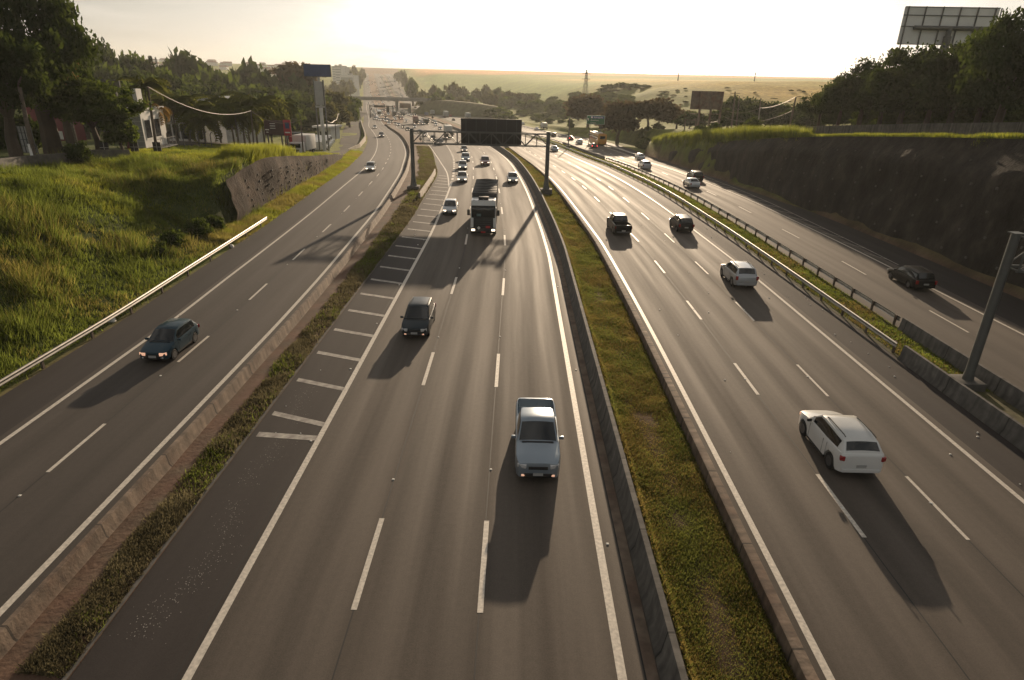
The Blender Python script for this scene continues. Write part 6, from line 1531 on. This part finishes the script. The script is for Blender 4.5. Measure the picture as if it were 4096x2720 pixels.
# a person on a motorcycle in the ramp queue
def biker():
    g = U(1609, 513); a = heading(g[0], g[1])+math.pi
    root = empty('motorcycle', g, a, 'small dark motorcycle filtering beside the ramp queue', 'motorcycle')
    MB().tube([(0, -.6, .62), (0, -.1, .72), (0, .45, .78)], [.10, .17, .12], 8).build('body', M['trim'], root)
    for yy in (.65, -.65): w_ = MB().tube([(-.06, yy, .31), (.06, yy, .31)], .31, 14).build('wheel', M['tyre'], root)
    MB().box((0, .62, .88), (.18, .12, .18), bev=.04).build('headlight', M['lamp_on'], root)
    MB().tube([(-.33, .4, 1.0), (0, .5, .98), (.33, .4, 1.0)], .025, 6).build('handlebar', M['dark_steel'], root)
    me = bpy.data.meshes.new('person'); V = [(0, -.2, .85), (0, -.12, 1.1), (0, -.02, 1.35), (0, .0, 1.46), (0, .03, 1.62), (.2, -.02, 1.36), (.33, .16, 1.15), (.30, .40, 1.04), (-.2, -.02, 1.36), (-.33, .16, 1.15), (-.30, .40, 1.04), (.16, .12, .80), (.17, .0, .42), (-.16, .12, .80), (-.17, .0, .42)]
    E = [(0, 1), (1, 2), (2, 3), (3, 4), (2, 5), (5, 6), (6, 7), (2, 8), (8, 9), (9, 10), (0, 11), (11, 12), (0, 13), (13, 14)]
    me.from_pydata(V, E, []); o = obj('person', me); o.location = g; o.rotation_euler = (0, 0, a)
    md = o.modifiers.new('skin', 'SKIN'); rad = [.15, .15, .17, .07, .12, .075, .055, .045, .075, .055, .045, .09, .06, .09, .06]
    for v, r_ in zip(me.skin_vertices[0].data, rad): v.radius = (r_, r_)
    me.skin_vertices[0].data[0].use_root = True
    o.modifiers.new('sub', 'SUBSURF').levels = 1; me.materials.append(mat('dark riding clothes', (.03, .03, .035), .8, n1=(8, .2)))
    tag(o, 'person in dark clothes riding the motorcycle in the ramp queue', 'person')
biker()
# far traffic, too small for parts
def small_mesh(kind, col, on):
    s = SPEC[kind]; mb = MB(); L, W, H = s['L'], s['W'], s['H']
    mb.mat(0).box((0, 0, .58), (W, L, .72), bev=.10); mb.box((0, -.25, 1.15), (W*.86, L*.56, .55), bev=.06, tp=(.84, .70))
    mb.mat(1).box((0, .02, 1.12), (W*.80, L*.56, .34), tp=(.9, .82)); mb.box((0, -.25, 1.12), (W*.90, L*.42, .34), tp=(.88, .9))
    mb.mat(2)
    for sg in (-1, 1): mb.box((sg*W*.36, L/2, .62), (.34, .06, .18))
    mb.mat(3)
    for sg in (-1, 1): mb.box((sg*W*.40, -L/2, .80), (.22, .06, .22))
    mb.mat(4)
    for yy in s['wb']: mb.tube([(-W/2-.01, yy, .31), (W/2+.01, yy, .31)], .31, 10)
    return data_of(mb, 'distant_car', [PAINT[col], M['glass'], M['lamp_on'] if on else M['lamp'], M['tail'], M['tyre']])
SM = {(c, t): small_mesh('hatch' if c in ('white', 'silver') else 'suv', c, t) for c in ('white', 'silver', 'black', 'grey', 'red') for t in (0, 1)}
def far_car(x, y, toward, label, group):
    c = r5.choices(['white', 'silver', 'black', 'grey', 'red'], [4, 5, 3, 3, 1])[0]; a = heading(x, y) if y < 540 else math.atan(.226)
    o = obj('distant_car', SM[c, 1 if toward else 0]); o.location = (x, y, float(Zp(y))+.01); o.rotation_euler = (0, 0, a+(math.pi if toward else 0))
    tag(o, label % {'white': 'white', 'silver': 'silver', 'black': 'black', 'grey': 'grey', 'red': 'red'}[c], 'car', group)
for k in range(40):
    y = r5.uniform(355, 560); f0, f1 = float(LA(y)), float(LB(y)); lane = r5.choice((.2, .42, .62, .8))
    far_car(f0+(f1-f0)*lane, y, 1, 'tiny %s car in the dense queue around the overpass', 'cars queuing around the overpass')
for k in range(26):
    y = r5.uniform(330, 560); lane = r5.choice((.17, .5, .83)); far_car(float(LB(y))*(1-lane)+float(RB(y))*lane, y, 1, 'tiny %s car oncoming near the overpass', 'oncoming cars near the overpass')
for k in range(80):
    y = r5.uniform(600, 1330); lane = r5.choice((.03, .10, .17, .24, .36, .44, .50)); far_car(float(LA(y))*(1-lane)+float(RD(y))*lane, y, 1, 'tiny %s car coming down the far hill', 'cars coming down the far hill')
for k in range(36):
    y = r5.uniform(420, 1330); lane = r5.choice((.62, .67, .73)); far_car(float(LA(y))*(1-lane)+float(RD(y))*lane, y, 0, 'tiny %s car climbing the far hill', 'cars climbing the far hill')
for k in range(72):
    y = r5.uniform(560, 1330); lane = r5.choice((.90, .95, .99)); far_car(float(LA(y))*(1-lane)+float(RD(y))*lane+1, y, 0, 'tiny %s car in the packed outer lanes of the far hill', 'cars packed in the outer lanes of the far hill')
RC_ = 'cars on the ramp beyond the overpass embankment'
for px, py, yy in ((1800, 403, 560), (2075, 425, 470), (1995, 420, 480), (2040, 421, 475), (1985, 405, 520), (1850, 440, 400), (1878, 436, 410)):
    g = G(px, py+6); o = obj('distant_car', SM['white' if px % 2 else 'silver', 1]); o.location = (g[0], g[1], Tf(g[0], g[1])+.05); o.rotation_euler = (0, 0, 2.2)
    tag(o, 'tiny pale car on the curving ramp below the hillside', 'car', RC_)
# ------------------------------------------------------------------ haze in the valley air
def haze():
    mb = MB(); mb.box((0, 1500, 30), (7000, 6200, 170)); o = mb.build('haze', [], ang=0)
    m = bpy.data.materials.new('haze'); m.use_nodes = True; t = m.node_tree
    for n in list(t.nodes): t.nodes.remove(n)
    out = t.nodes.new('ShaderNodeOutputMaterial'); v = t.nodes.new('ShaderNodeVolumePrincipled')
    v.inputs['Color'].default_value = (.95, .97, .92, 1); v.inputs['Density'].default_value = .00017; v.inputs['Anisotropy'].default_value = .35
    t.links.new(v.outputs[0], out.inputs['Volume']); o.data.materials.append(m)
    return tag(o, 'warm evening haze filling the valley air', kind='stuff')
haze()
